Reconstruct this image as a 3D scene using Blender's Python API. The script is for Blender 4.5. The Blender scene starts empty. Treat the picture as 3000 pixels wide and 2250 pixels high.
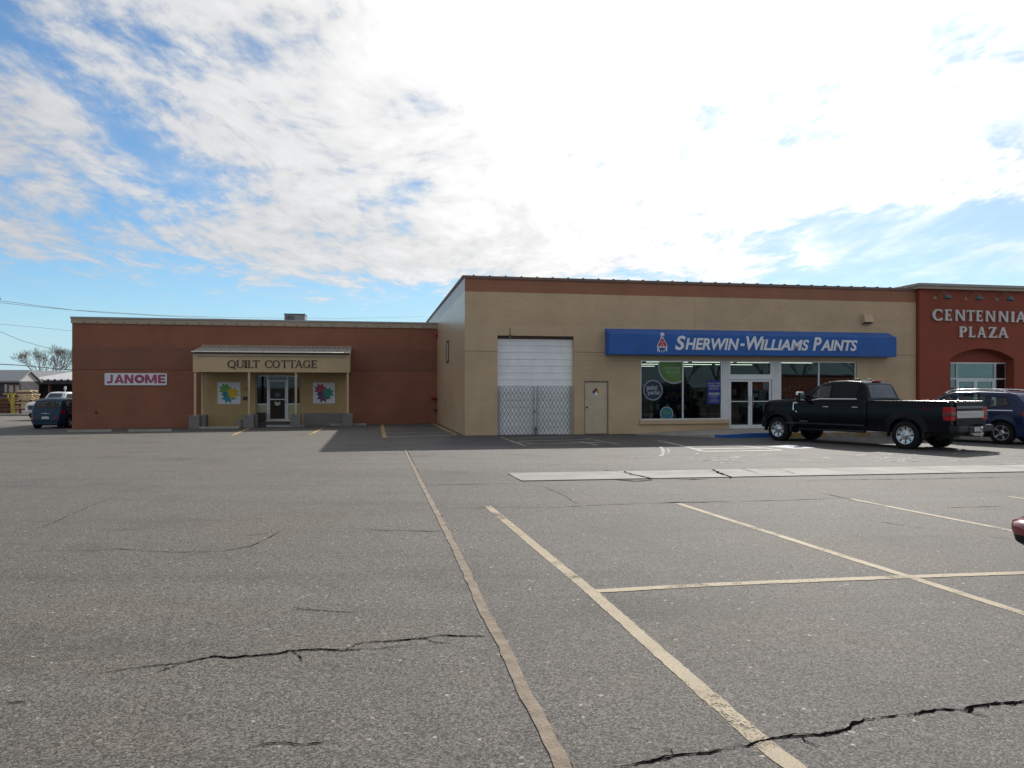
import bpy, bmesh, math, random
from mathutils import Matrix, Vector, noise as mnoise
R = math.radians
scene = bpy.context.scene
COL = scene.collection
random.seed(7)

# ------------------------------------------------------------------ camera
FPX, EYE = 2100.0, 1.58          # focal length in photo pixels (3000 wide), eye height
cam_d = bpy.data.cameras.new('camera')
cam = bpy.data.objects.new('camera', cam_d); COL.objects.link(cam)
cam.location = (0, 0, EYE)
cam.rotation_euler = (R(90), 0, 0)
cam_d.sensor_width = 36; cam_d.lens = FPX / 3000 * 36
cam_d.shift_y = 8 / 3000
cam_d.clip_start = 0.05; cam_d.clip_end = 3000
scene.camera = cam

# ------------------------------------------------------------------ sky, sun, exposure
SUN_AZ, SUN_EL = 23.3, 35.1      # azimuth right of +Y
SV = Vector((math.sin(R(SUN_AZ)) * math.cos(R(SUN_EL)), math.cos(R(SUN_AZ)) * math.cos(R(SUN_EL)), math.sin(R(SUN_EL))))
sun_d = bpy.data.lights.new('sun', 'SUN')
sun_d.energy = 3.3; sun_d.angle = R(0.5); sun_d.color = (1.0, 0.95, 0.87)
sun = bpy.data.objects.new('sun', sun_d); COL.objects.link(sun)
sun.rotation_euler = (-SV).to_track_quat('-Z', 'Y').to_euler()
sun.location = SV * 200
scene.view_settings.view_transform = 'Standard'
scene.view_settings.look = 'None'
scene.view_settings.gamma = 1
scene.view_settings.use_curve_mapping = False
scene.view_settings.exposure = 0.80


class NT:
    """small helper to write node trees as expressions"""
    def __init__(s, tree): s.t = tree; s.n = tree.nodes; s.l = tree.links
    def new(s, kind, **kw):
        n = s.n.new(kind)
        for k, v in kw.items(): setattr(n, k, v)
        return n
    def put(s, sock, v):
        if isinstance(v, bpy.types.NodeSocket): s.l.new(v, sock)
        else: sock.default_value = v
    def m(s, op, a, b=0.0, c=0.0, clamp=False):
        n = s.new('ShaderNodeMath', operation=op, use_clamp=clamp)
        s.put(n.inputs[0], a); s.put(n.inputs[1], b); s.put(n.inputs[2], c)
        return n.outputs[0]
    def vm(s, op, a, b=(0, 0, 0)):
        n = s.new('ShaderNodeVectorMath', operation=op)
        s.put(n.inputs[0], a); s.put(n.inputs[1], b)
        return n.outputs['Value'] if op in ('DOT_PRODUCT', 'LENGTH') else n.outputs[0]
    def ramp(s, v, a, b, lo=0.0, hi=1.0, smooth=True):
        n = s.new('ShaderNodeMapRange', interpolation_type='SMOOTHSTEP' if smooth else 'LINEAR')
        s.put(n.inputs[0], v); s.put(n.inputs[1], a); s.put(n.inputs[2], b); s.put(n.inputs[3], lo); s.put(n.inputs[4], hi)
        return n.outputs[0]
    def noise(s, vec, scale, detail=3.0, rough=0.5, dist=0.0, col=False):
        n = s.new('ShaderNodeTexNoise')
        if vec is not None: s.put(n.inputs['Vector'], vec)
        s.put(n.inputs['Scale'], scale); s.put(n.inputs['Detail'], detail); s.put(n.inputs['Roughness'], rough); s.put(n.inputs['Distortion'], dist)
        return n.outputs['Color' if col else 'Fac']
    def vor(s, vec, scale, feature='F1', out='Distance'):
        n = s.new('ShaderNodeTexVoronoi', feature=feature)
        if vec is not None: s.put(n.inputs['Vector'], vec)
        s.put(n.inputs['Scale'], scale)
        return n.outputs[out]
    def sep(s, v):
        n = s.new('ShaderNodeSeparateXYZ'); s.put(n.inputs[0], v); return n.outputs
    def comb(s, x, y, z):
        n = s.new('ShaderNodeCombineXYZ'); s.put(n.inputs[0], x); s.put(n.inputs[1], y); s.put(n.inputs[2], z); return n.outputs[0]
    def mix(s, f, a, b, blend='MIX'):
        n = s.new('ShaderNodeMix', data_type='RGBA', blend_type=blend)
        n.clamp_factor = True
        s.put(n.inputs[0], f)
        for i, v in ((6, a), (7, b)):
            if isinstance(v, tuple) and len(v) == 3: v = (*v, 1)
            s.put(n.inputs[i], v)
        return n.outputs[2]
    def scale(s, v, k):
        n = s.new('ShaderNodeVectorMath', operation='SCALE'); s.put(n.inputs[0], v); s.put(n.inputs[3], k); return n.outputs[0]


world = bpy.data.worlds.new('World'); scene.world = world
world.use_nodes = True
w = NT(world.node_tree); w.n.clear()
wo = w.new('ShaderNodeOutputWorld'); bg = w.new('ShaderNodeBackground'); w.l.new(bg.outputs[0], wo.inputs[0])
bg.inputs['Strength'].default_value = 0.1
sky = w.new('ShaderNodeTexSky', sky_type='NISHITA')
sky.sun_disc = False; sky.sun_elevation = R(SUN_EL); sky.sun_rotation = R(SUN_AZ)
sky.air_density = 1.0; sky.dust_density = 0.6; sky.ozone_density = 1.6
D = w.new('ShaderNodeTexCoord').outputs['Generated']
dx, dy, dz = w.sep(D)
zz = w.m('ADD', w.m('MAXIMUM', dz, 0.0), 0.10)
px = w.m('DIVIDE', dx, zz); py = w.m('DIVIDE', dy, zz)          # altocumulus deck seen in perspective
pv = w.comb(px, w.m('MULTIPLY', py, 0.62), 0.0)
warp = w.noise(w.vm('ADD', pv, (3.1, 7.7, 0)), 0.9, 2, 0.5, col=True)
pw = w.vm('ADD', pv, w.scale(w.vm('SUBTRACT', warp, (0.5, 0.5, 0.5)), 0.55))
n_big = w.noise(pw, 1.3, 3, 0.5)
n_mid = w.noise(w.vm('ADD', pw, (5.3, 1.2, 0)), 5.2, 5, 0.58)
n_fine = w.noise(w.vm('ADD', pw, (1.3, 9.2, 0)), 17.0, 5, 0.62)
dens = w.m('ADD', w.m('MULTIPLY', n_big, 0.50), w.m('ADD', w.m('MULTIPLY', n_mid, 0.78), w.m('MULTIPLY', n_fine, 0.36)))   # mean ~0.82
def bump(cx, cy, rx, ry):
    a = w.m('DIVIDE', w.m('SUBTRACT', px, cx), rx); b = w.m('DIVIDE', w.m('SUBTRACT', py, cy), ry)
    r2 = w.m('ADD', w.m('MULTIPLY', a, a), w.m('MULTIPLY', b, b))
    return w.m('POWER', 2.718, w.m('MULTIPLY', r2, -1.0))
bias = w.m('ADD', 0.10, w.m('MULTIPLY', bump(-0.1, 2.0, 0.85, 1.1), 0.15))          # thick deck toward the sun
for (cx, cy, rx, ry, k) in ((-1.12, 1.95, 0.08, 0.85, -0.12), (-1.08, 2.45, 0.24, 0.30, -0.09), (-1.75, 2.3, 0.16, 0.5, -0.04), (1.42, 1.80, 0.14, 0.30, -0.24),
                            (1.95, 3.15, 0.62, 0.40, -0.42), (1.2, 2.45, 0.6, 0.22, 0.12), (0.2, 3.3, 0.7, 0.9, 0.16), (-0.6, 3.7, 0.5, 0.6, 0.08)):
    bias = w.m('ADD', bias, w.m('MULTIPLY', bump(cx, cy, rx, ry), k))
edge = w.m('SQRT', w.m('ADD', w.m('MULTIPLY', px, px), w.m('MULTIPLY', py, py)))
bias = w.m('SUBTRACT', bias, w.m('MULTIPLY', w.ramp(edge, 3.7, 5.1, 0.0, 0.36, False), w.ramp(dy, -0.4, 0.1, 0.35, 1.0)))
bias = w.m('ADD', bias, w.ramp(dy, 0.15, -0.3, 0.0, 0.16))             # clears toward the horizon; extra cloud behind the viewer added to whiten ambient light
cover = w.ramp(w.m('ADD', dens, bias), 0.74, 1.02)
thin = w.m('MULTIPLY', w.ramp(w.m('ADD', w.m('MULTIPLY', n_mid, .6), w.m('MULTIPLY', n_big, .5)), 0.44, 0.72), w.ramp(edge, 3.4, 4.8, 0.72, 0.08, False))
cover = w.m('MAXIMUM', cover, thin)
cover = w.m('MULTIPLY', cover, w.ramp(dz, 0.02, 0.10))
sd = w.m('MAXIMUM', w.vm('DOT_PRODUCT', D, tuple(SV)), 0.0)
glow = w.m('ADD', w.m('MULTIPLY', w.m('POWER', sd, 4.0), 4.2), w.m('MULTIPLY', w.m('POWER', sd, 24.0), 9.0))
lum = w.m('MULTIPLY', w.m('ADD', 3.05, glow), w.m('MULTIPLY', w.ramp(n_fine, 0.3, 0.7, 0.95, 1.04), w.ramp(n_mid, 0.3, 0.7, 0.90, 1.08)))
ccol = w.mix(w.ramp(sd, 0.4, 0.9), (0.95, 0.99, 1.07), (1.0, 1.0, 1.0))
cloud = w.scale(ccol, lum)
hz = w.m('SUBTRACT', 1.0, w.ramp(dz, 0.0, 0.13))
veil = w.m('MULTIPLY', w.m('POWER', sd, 6.0), 0.35)
blue = w.mix(1.0, sky.outputs[0], (0.47, 0.67, 0.80), 'MULTIPLY')
blue = w.mix(w.m('MULTIPLY', hz, 0.75), blue, (3.1, 4.5, 5.4))
blue = w.scale(blue, w.m('SUBTRACT', 1.0, w.m('MULTIPLY', w.m('POWER', sd, 3.0), 0.42)))
skyc = w.mix(veil, blue, cloud)
final = w.mix(cover, skyc, cloud)
w.l.new(final, bg.inputs['Color'])

# ------------------------------------------------------------------ geometry helpers
def G(x, y):
    """height of the lot, which falls gently away from the camera"""
    z = -.0115 * max(-10, min(45, y))
    if x < -4: z -= .0095 * min(-4 - x, 22) * max(0, min(1, (y - 10) / 25))
    return z

def ray(px, py): return ((px - 1500) / FPX, 1.0, (1133 - py) / FPX)

def gp(px, py, up=0.0):
    """the point of the lot seen at a photo pixel"""
    d = ray(px, py); lo, hi = .5, 400
    for _ in range(50):
        m = (lo + hi) / 2
        if EYE + m * d[2] > G(m * d[0], m): lo = m
        else: hi = m
    return Vector((lo * d[0], lo, G(lo * d[0], lo) + up))

TH = R(10.8)
CT, ST = math.cos(TH), math.sin(TH)
class Frame:
    def __init__(s, x, y): s.o = (x, y); s.M = Matrix.Translation((x, y, 0)) @ Matrix.Rotation(TH, 4, 'Z')
    def at(s, px, py, off=0.0):
        """local (u, z) of a photo pixel on the plane 'off' metres behind the facade"""
        d = ray(px, py)
        t = (off - ST * s.o[0] + CT * s.o[1]) / (-ST * d[0] + CT * d[1])
        X, Y = t * d[0] - s.o[0], t * d[1] - s.o[1]
        return X * CT + Y * ST, EYE + t * d[2]
    def rect(s, x0, y0, x1, y1, off=0.0):
        a = s.at(x0, y1, off); b = s.at(x1, y0, off); c = s.at(x0, y0, off); d = s.at(x1, y1, off)
        return a[0], b[0], (a[1] + d[1]) / 2, (b[1] + c[1]) / 2       # u0,u1,z0,z1
    def g(s, u, v):
        p = s.M @ Vector((u, v, 0)); return G(p.x, p.y)
FM = Frame(-1.84, 27.95)                       # tan paint store
FL = Frame(-1.84 - ST * 12.65, 27.95 + CT * 12.65)   # brown shop set back

class MB:
    def __init__(s): s.v = []; s.f = []; s.mi = []; s.sm = []; s.cur = 0; s.smooth = False
    def add(s, vs, fs):
        b = len(s.v); s.v += [tuple(p) for p in vs]
        for f in fs: s.f.append(tuple(b + i for i in f)); s.mi.append(s.cur); s.sm.append(s.smooth)
        return s
    def box(s, x0, x1, y0, y1, z0, z1):
        if x0 > x1: x0, x1 = x1, x0
        if y0 > y1: y0, y1 = y1, y0
        if z0 > z1: z0, z1 = z1, z0
        return s.add([(x0, y0, z0), (x1, y0, z0), (x1, y1, z0), (x0, y1, z0), (x0, y0, z1), (x1, y0, z1), (x1, y1, z1), (x0, y1, z1)],
                     [(0, 3, 2, 1), (4, 5, 6, 7), (0, 1, 5, 4), (1, 2, 6, 5), (2, 3, 7, 6), (3, 0, 4, 7)])
    def prism(s, pts, y0, y1):
        """polygon in (x,z), counter-clockwise seen from -y, extruded from y0 to y1"""
        n = len(pts)
        if sum(pts[i][0] * pts[(i + 1) % n][1] - pts[(i + 1) % n][0] * pts[i][1] for i in range(n)) < 0: pts = pts[::-1]
        if y0 > y1: y0, y1 = y1, y0
        return s.add([(x, y0, z) for x, z in pts] + [(x, y1, z) for x, z in pts],
                     [tuple(range(n)), tuple(range(2 * n - 1, n - 1, -1))] + [(i + n, (i + 1) % n + n, (i + 1) % n, i) for i in range(n)])
    def tube(s, pts, r, n=8, r2=None, cap=True):
        pts = [Vector(p) for p in pts]; m = len(pts); vs = []; fs = []
        for i, p in enumerate(pts):
            t = (pts[min(i + 1, m - 1)] - pts[max(i - 1, 0)])
            t = t.normalized() if t.length > 1e-9 else Vector((0, 0, 1))
            a = t.cross(Vector((0, 0, 1)) if abs(t.z) < .9 else Vector((1, 0, 0))).normalized(); b = t.cross(a)
            rr = r if r2 is None else r + (r2 - r) * i / (m - 1)
            for k in range(n):
                an = 2 * math.pi * k / n; vs.append(p + (a * math.cos(an) + b * math.sin(an)) * rr)
        for i in range(m - 1):
            for k in range(n): fs.append((i * n + k, i * n + (k + 1) % n, (i + 1) * n + (k + 1) % n, (i + 1) * n + k))
        if cap: fs += [tuple(range(n - 1, -1, -1)), tuple(range((m - 1) * n, m * n))]
        return s.add(vs, fs)
    def lathe(s, prof, c=(0, 0, 0), axis='z', n=24, closed=False):
        vs = []; fs = []; m = len(prof)
        for (r, h) in prof:
            for k in range(n):
                a = 2 * math.pi * k / n; x, y = r * math.cos(a), r * math.sin(a)
                p = (x, y, h) if axis == 'z' else ((x, h, y) if axis == 'y' else (h, x, y))
                vs.append((p[0] + c[0], p[1] + c[1], p[2] + c[2]))
        for i in range(m - 1 if not closed else m):
            j = (i + 1) % m
            for k in range(n): fs.append((i * n + k, i * n + (k + 1) % n, j * n + (k + 1) % n, j * n + k))
        return s.add(vs, fs)
    def grid(s, rows):
        n = len(rows[0])
        return s.add([p for r in rows for p in r], [(i * n + k, i * n + k + 1, (i + 1) * n + k + 1, (i + 1) * n + k) for i in range(len(rows) - 1) for k in range(n - 1)])

def lerp(a, b, t): return a + (b - a) * t
WM = {}
def tag(o, label=None, cat=None, group=None, kind=None):
    if label: o['label'] = label
    if cat: o['category'] = cat
    if group: o['group'] = group
    if kind: o['kind'] = kind
    return o

def empty(name, M, label=None, cat=None, group=None, kind=None):
    o = bpy.data.objects.new(name, None); COL.objects.link(o); o.matrix_world = M; o.empty_display_size = .2
    WM[o.name] = M.copy()
    return tag(o, label, cat, group, kind)

def build(mb, name, mats, parent=None, M=None, label=None, cat=None, group=None, kind=None, bevel=0, seg=2, recalc=False, auto=None):
    M = M or Matrix.Identity(4)
    if not isinstance(mats, (list, tuple)): mats = [mats]
    wv = [M @ Vector(p) for p in mb.v]
    if parent is None:
        lx = [p.x for p in wv]; ly = [p.y for p in wv]; lz = min(p.z for p in wv)
        O = Matrix.Translation(((min(lx) + max(lx)) / 2, (min(ly) + max(ly)) / 2, lz)) @ M.to_3x3().normalized().to_4x4()
    else: O = WM[parent.name]
    inv = O.inverted()
    me = bpy.data.meshes.new(name); me.from_pydata([inv @ p for p in wv], [], mb.f); me.update()
    for m in mats: me.materials.append(m)
    me.polygons.foreach_set('material_index', mb.mi); me.polygons.foreach_set('use_smooth', mb.sm)
    if recalc:
        b = bmesh.new(); b.from_mesh(me); bmesh.ops.remove_doubles(b, verts=b.verts, dist=1e-5)
        bmesh.ops.recalc_face_normals(b, faces=b.faces); b.to_mesh(me); b.free()
    if auto is not None: me.set_sharp_from_angle(angle=R(auto))
    o = bpy.data.objects.new(name, me); COL.objects.link(o)
    if parent is None: o.matrix_world = O
    else: o.parent = parent
    WM[o.name] = O
    if bevel:
        bv = o.modifiers.new('Bevel', 'BEVEL'); bv.width = bevel; bv.segments = seg; bv.limit_method = 'ANGLE'
    return tag(o, label, cat, group, kind)

def copy_tree(o, parent=None):
    c = o.copy(); COL.objects.link(c)
    if parent: c.parent = parent
    for ch in list(o.children): copy_tree(ch, c)
    return c

# ------------------------------------------------------------------ materials
def mat(name, col, rough=0.6, metal=0.0, var=0.12, scale=3.0, bump=0.0, bscale=60.0, coat=0.0, spec=None, emit=None, stain=0.0):
    m = bpy.data.materials.new(name); m.use_nodes = True; t = NT(m.node_tree)
    b = m.node_tree.nodes['Principled BSDF']
    tc = t.new('ShaderNodeTexCoord').outputs['Object']
    c = (*col, 1)
    if var:
        n = t.noise(tc, scale, 5, 0.6)
        c = t.mix(t.ramp(n, 0.3, 0.7), tuple(x * (1 - var) for x in col), tuple(min(1, x * (1 + var)) for x in col))
    if stain:
        x, y, z = t.sep(tc)
        sn = t.noise(t.comb(t.m('MULTIPLY', t.m('ADD', x, y), 2.2), 0.0, t.m('MULTIPLY', z, .35)), 1.6, 6, 0.65)
        c = t.mix(t.ramp(sn, 0.52, 0.78, 0, stain), c, tuple(x * .62 for x in col))
    t.put(b.inputs['Base Color'], c)
    b.inputs['Roughness'].default_value = rough; b.inputs['Metallic'].default_value = metal
    if coat: b.inputs['Coat Weight'].default_value = coat; b.inputs['Coat Roughness'].default_value = 0.04
    if spec is not None: b.inputs['Specular IOR Level'].default_value = spec
    if emit: b.inputs['Emission Color'].default_value = (*emit[:3], 1); b.inputs['Emission Strength'].default_value = emit[3]
    if bump:
        bn = t.new('ShaderNodeBump'); t.put(bn.inputs['Height'], t.noise(tc, bscale, 4, 0.6)); bn.inputs['Strength'].default_value = bump; bn.inputs['Distance'].default_value = 0.01
        t.l.new(bn.outputs[0], b.inputs['Normal'])
    return m

def block_mat(name, col, rough=0.55, course=0.2, length=0.4, amount=0.5, var=0.1, stain=0.25, spec=0.4):
    """painted block masonry: joints only as relief, faint tone change per block"""
    m = bpy.data.materials.new(name); m.use_nodes = True; t = NT(m.node_tree)
    b = m.node_tree.nodes['Principled BSDF']
    tc = t.new('ShaderNodeTexCoord').outputs['Object']; x, y, z = t.sep(tc)
    h = t.m('ADD', x, y)
    br = t.new('ShaderNodeTexBrick'); br.inputs['Scale'].default_value = 1.0
    t.put(br.inputs['Vector'], t.comb(h, z, 0.0))
    br.inputs['Color1'].default_value = (1, 1, 1, 1); br.inputs['Color2'].default_value = (.88, .88, .88, 1); br.inputs['Mortar'].default_value = (.80, .80, .80, 1)
    br.inputs['Mortar Size'].default_value = 0.008; br.inputs['Mortar Smooth'].default_value = 0.4
    br.inputs['Brick Width'].default_value = length; br.inputs['Row Height'].default_value = course
    n = t.noise(tc, 0.5, 6, 0.6)
    c = t.mix(t.ramp(n, 0.3, 0.7), tuple(v * (1 - var) for v in col), tuple(v * (1 + var) for v in col))
    c = t.mix(amount, c, br.outputs['Color'], 'MULTIPLY')
    sn = t.noise(t.comb(t.m('MULTIPLY', h, 1.7), 0.0, t.m('MULTIPLY', z, .22)), 1.5, 6, 0.65)
    c = t.mix(t.ramp(sn, 0.5, 0.8, 0, stain), c, tuple(v * .66 for v in col))
    t.put(b.inputs['Base Color'], c)
    b.inputs['Roughness'].default_value = rough; b.inputs['Specular IOR Level'].default_value = spec
    bn = t.new('ShaderNodeBump'); bn.inputs['Strength'].default_value = 0.5; bn.inputs['Distance'].default_value = 0.008
    t.put(bn.inputs['Height'], t.m('ADD', t.m('MULTIPLY', br.outputs['Fac'], -1.0), t.m('MULTIPLY', t.noise(tc, 45, 4, 0.6), 0.5)))
    t.l.new(bn.outputs[0], b.inputs['Normal'])
    return m

def glass_mat(name, tint=(0.75, 0.82, 0.8), ior=1.5, dark=0.0):
    m = bpy.data.materials.new(name); m.use_nodes = True; t = NT(m.node_tree); t.n.clear()
    out = t.new('ShaderNodeOutputMaterial')
    tr = t.new('ShaderNodeBsdfTransparent'); tr.inputs[0].default_value = (*tint, 1)
    gl = t.new('ShaderNodeBsdfGlossy'); gl.inputs['Roughness'].default_value = 0.01
    bn = t.new('ShaderNodeBump'); bn.inputs['Strength'].default_value = 0.03; bn.inputs['Distance'].default_value = 0.02
    t.put(bn.inputs['Height'], t.noise(t.new('ShaderNodeTexCoord').outputs['Object'], 1.3, 2, 0.4)); t.l.new(bn.outputs[0], gl.inputs['Normal'])
    fr = t.new('ShaderNodeFresnel'); fr.inputs['IOR'].default_value = ior
    mx = t.new('ShaderNodeMixShader'); t.put(mx.inputs[0], t.m('ADD', t.m('MULTIPLY', fr.outputs[0], .72), dark, clamp=True))
    t.l.new(tr.outputs[0], mx.inputs[1]); t.l.new(gl.outputs[0], mx.inputs[2]); t.l.new(mx.outputs[0], out.inputs[0])
    return m

def worn_paint(name, col, wear=0.5, rough=0.75):
    """thin road paint, rubbed through where the stones stand up"""
    m = bpy.data.materials.new(name); m.use_nodes = True; t = NT(m.node_tree)
    b = m.node_tree.nodes['Principled BSDF']; out = m.node_tree.nodes['Material Output']
    tc = t.new('ShaderNodeTexCoord').outputs['Object']
    c = t.mix(t.ramp(t.noise(tc, 3.0, 4, .6), .3, .7), tuple(v * .86 for v in col), tuple(v * 1.1 for v in col))
    c = t.mix(t.ramp(t.noise(tc, 95, 3, .7), .42, .62), c, tuple(v * .72 for v in col))
    t.put(b.inputs['Base Color'], c); b.inputs['Roughness'].default_value = rough; b.inputs['Specular IOR Level'].default_value = .25
    k = t.m('ADD', t.m('MULTIPLY', t.noise(tc, 1.7, 5, .7), .62), t.m('MULTIPLY', t.noise(tc, 75, 3, .7), .38))
    f = t.ramp(k, wear - .05, wear + .05)
    tr = t.new('ShaderNodeBsdfTransparent'); mx = t.new('ShaderNodeMixShader')
    t.put(mx.inputs[0], f); t.l.new(b.outputs[0], mx.inputs[2]); t.l.new(tr.outputs[0], mx.inputs[1]); t.l.new(mx.outputs[0], out.inputs[0])
    return m

def asphalt_mat():
    m = bpy.data.materials.new('asphalt'); m.use_nodes = True; t = NT(m.node_tree)
    b = m.node_tree.nodes['Principled BSDF']
    g = t.new('ShaderNodeNewGeometry').outputs['Position']; x, y, z = t.sep(g)
    wob = t.m('MULTIPLY', t.m('SUBTRACT', t.noise(g, .9, 4, .6), .5), .5)
    # two pours of asphalt meet along the tarred seam
    seam = t.m('ADD', t.m('SUBTRACT', .52, t.m('MULTIPLY', y, .143)), wob)
    right = t.ramp(t.m('SUBTRACT', x, t.m('SUBTRACT', .55, t.m('MULTIPLY', y, .168))), -.03, .03)
    base = t.mix(right, (.118, .111, .101), (.101, .095, .094))
    # bleached old surface by the stores, fresher dark patch before the roll-up door
    old = t.m('MULTIPLY', t.ramp(t.m('ADD', y, t.m('MULTIPLY', wob, 5)), 14.5, 16.5), t.ramp(t.m('ADD', x, wob), -4.2, -3.2))
    base = t.mix(t.m('MULTIPLY', old, .85), base, (.150, .151, .149))
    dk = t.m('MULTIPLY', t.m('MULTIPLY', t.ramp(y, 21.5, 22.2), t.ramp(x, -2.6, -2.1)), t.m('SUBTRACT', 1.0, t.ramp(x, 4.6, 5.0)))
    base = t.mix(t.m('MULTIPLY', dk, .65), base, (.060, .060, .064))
    far = t.m('MULTIPLY', t.ramp(y, 41, 46), 1.0)
    base = t.mix(far, base, (.19, .175, .16))
    # broad tone drift, tyre polish, oily spots
    base = t.mix(t.ramp(t.noise(g, .22, 5, .6), .34, .66, 0, .62), base, (.135, .129, .122))
    base = t.mix(t.ramp(t.noise(t.vm('ADD', g, (9, 4, 0)), .55, 6, .68), .50, .72, 0, .55), base, (.066, .063, .060))
    base = t.mix(t.ramp(t.noise(t.vm('ADD', g, (31, 2, 0)), 1.9, 5, .7), .62, .78, 0, .30), base, (.17, .165, .155))
    base = t.mix(t.ramp(t.noise(t.vm('ADD', g, (3, 52, 0)), 2.6, 4, .6), .66, .76, 0, .35), base, (.135, .10, .075))
    base = t.mix(t.ramp(t.noise(t.vm('ADD', g, (70, 20, 0)), .35, 4, .6), .50, .70, 0, .5), base, (.135, .118, .085))
    st_ = t.noise(t.comb(t.m('MULTIPLY', x, .16), t.m('MULTIPLY', y, 1.5), 0.0), 1.0, 5, .65)
    base = t.mix(t.ramp(st_, .50, .70, 0, .45), base, (.072, .070, .069))
    base = t.mix(t.ramp(st_, .30, .46, .35, 0), base, (.150, .146, .138))
    sp = t.vor(t.vm('ADD', g, t.scale(t.noise(g, 3, 3, .6, col=True), .25)), .42)
    base = t.mix(t.ramp(sp, .05, .26, .55, 0), base, (.050, .047, .045))
    # aggregate
    cell = t.vor(g, 125, 'F1', 'Color'); cr, cg, cb = t.sep(cell)
    cell2 = t.vor(t.vm('ADD', g, (2.2, 1.1, 0)), 58, 'F1', 'Color'); c2r, c2g, c2b = t.sep(cell2)
    k = t.ramp(cr, 0.0, 1.0, .26, 1.62, False)
    base = t.mix(1.0, base, t.comb(k, k, k), 'MULTIPLY')
    base = t.mix(t.ramp(cg, .982, .99), base, (.26, .25, .23))
    base = t.mix(t.ramp(cb, .90, .93, 0, .8), base, (.018, .017, .017))
    base = t.mix(t.ramp(c2r, .996, .9975), base, (.34, .33, .30))
    base = t.mix(t.ramp(c2g, .93, .95, 0, .55), base, (.030, .029, .028))
    grain = t.noise(g, 48, 4, .75)
    base = t.mix(t.ramp(grain, .36, .64, 0.0, .45), base, t.scale(base, 1.5))
    base = t.mix(t.ramp(grain, .36, .64, .40, 0.0), base, t.scale(base, .55))
    base = t.mix(1.0, base, (.805, .79, .765), 'MULTIPLY')
    t.put(b.inputs['Base Color'], base); b.inputs['Roughness'].default_value = .82; b.inputs['Specular IOR Level'].default_value = .32
    bn = t.new('ShaderNodeBump'); bn.inputs['Strength'].default_value = .8; bn.inputs['Distance'].default_value = .005
    t.put(bn.inputs['Height'], t.m('ADD', t.m('MULTIPLY', t.vor(g, 125), -.5), t.m('MULTIPLY', t.noise(g, 44, 4, .7), 1.0))); t.l.new(bn.outputs[0], b.inputs['Normal'])
    return m

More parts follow.
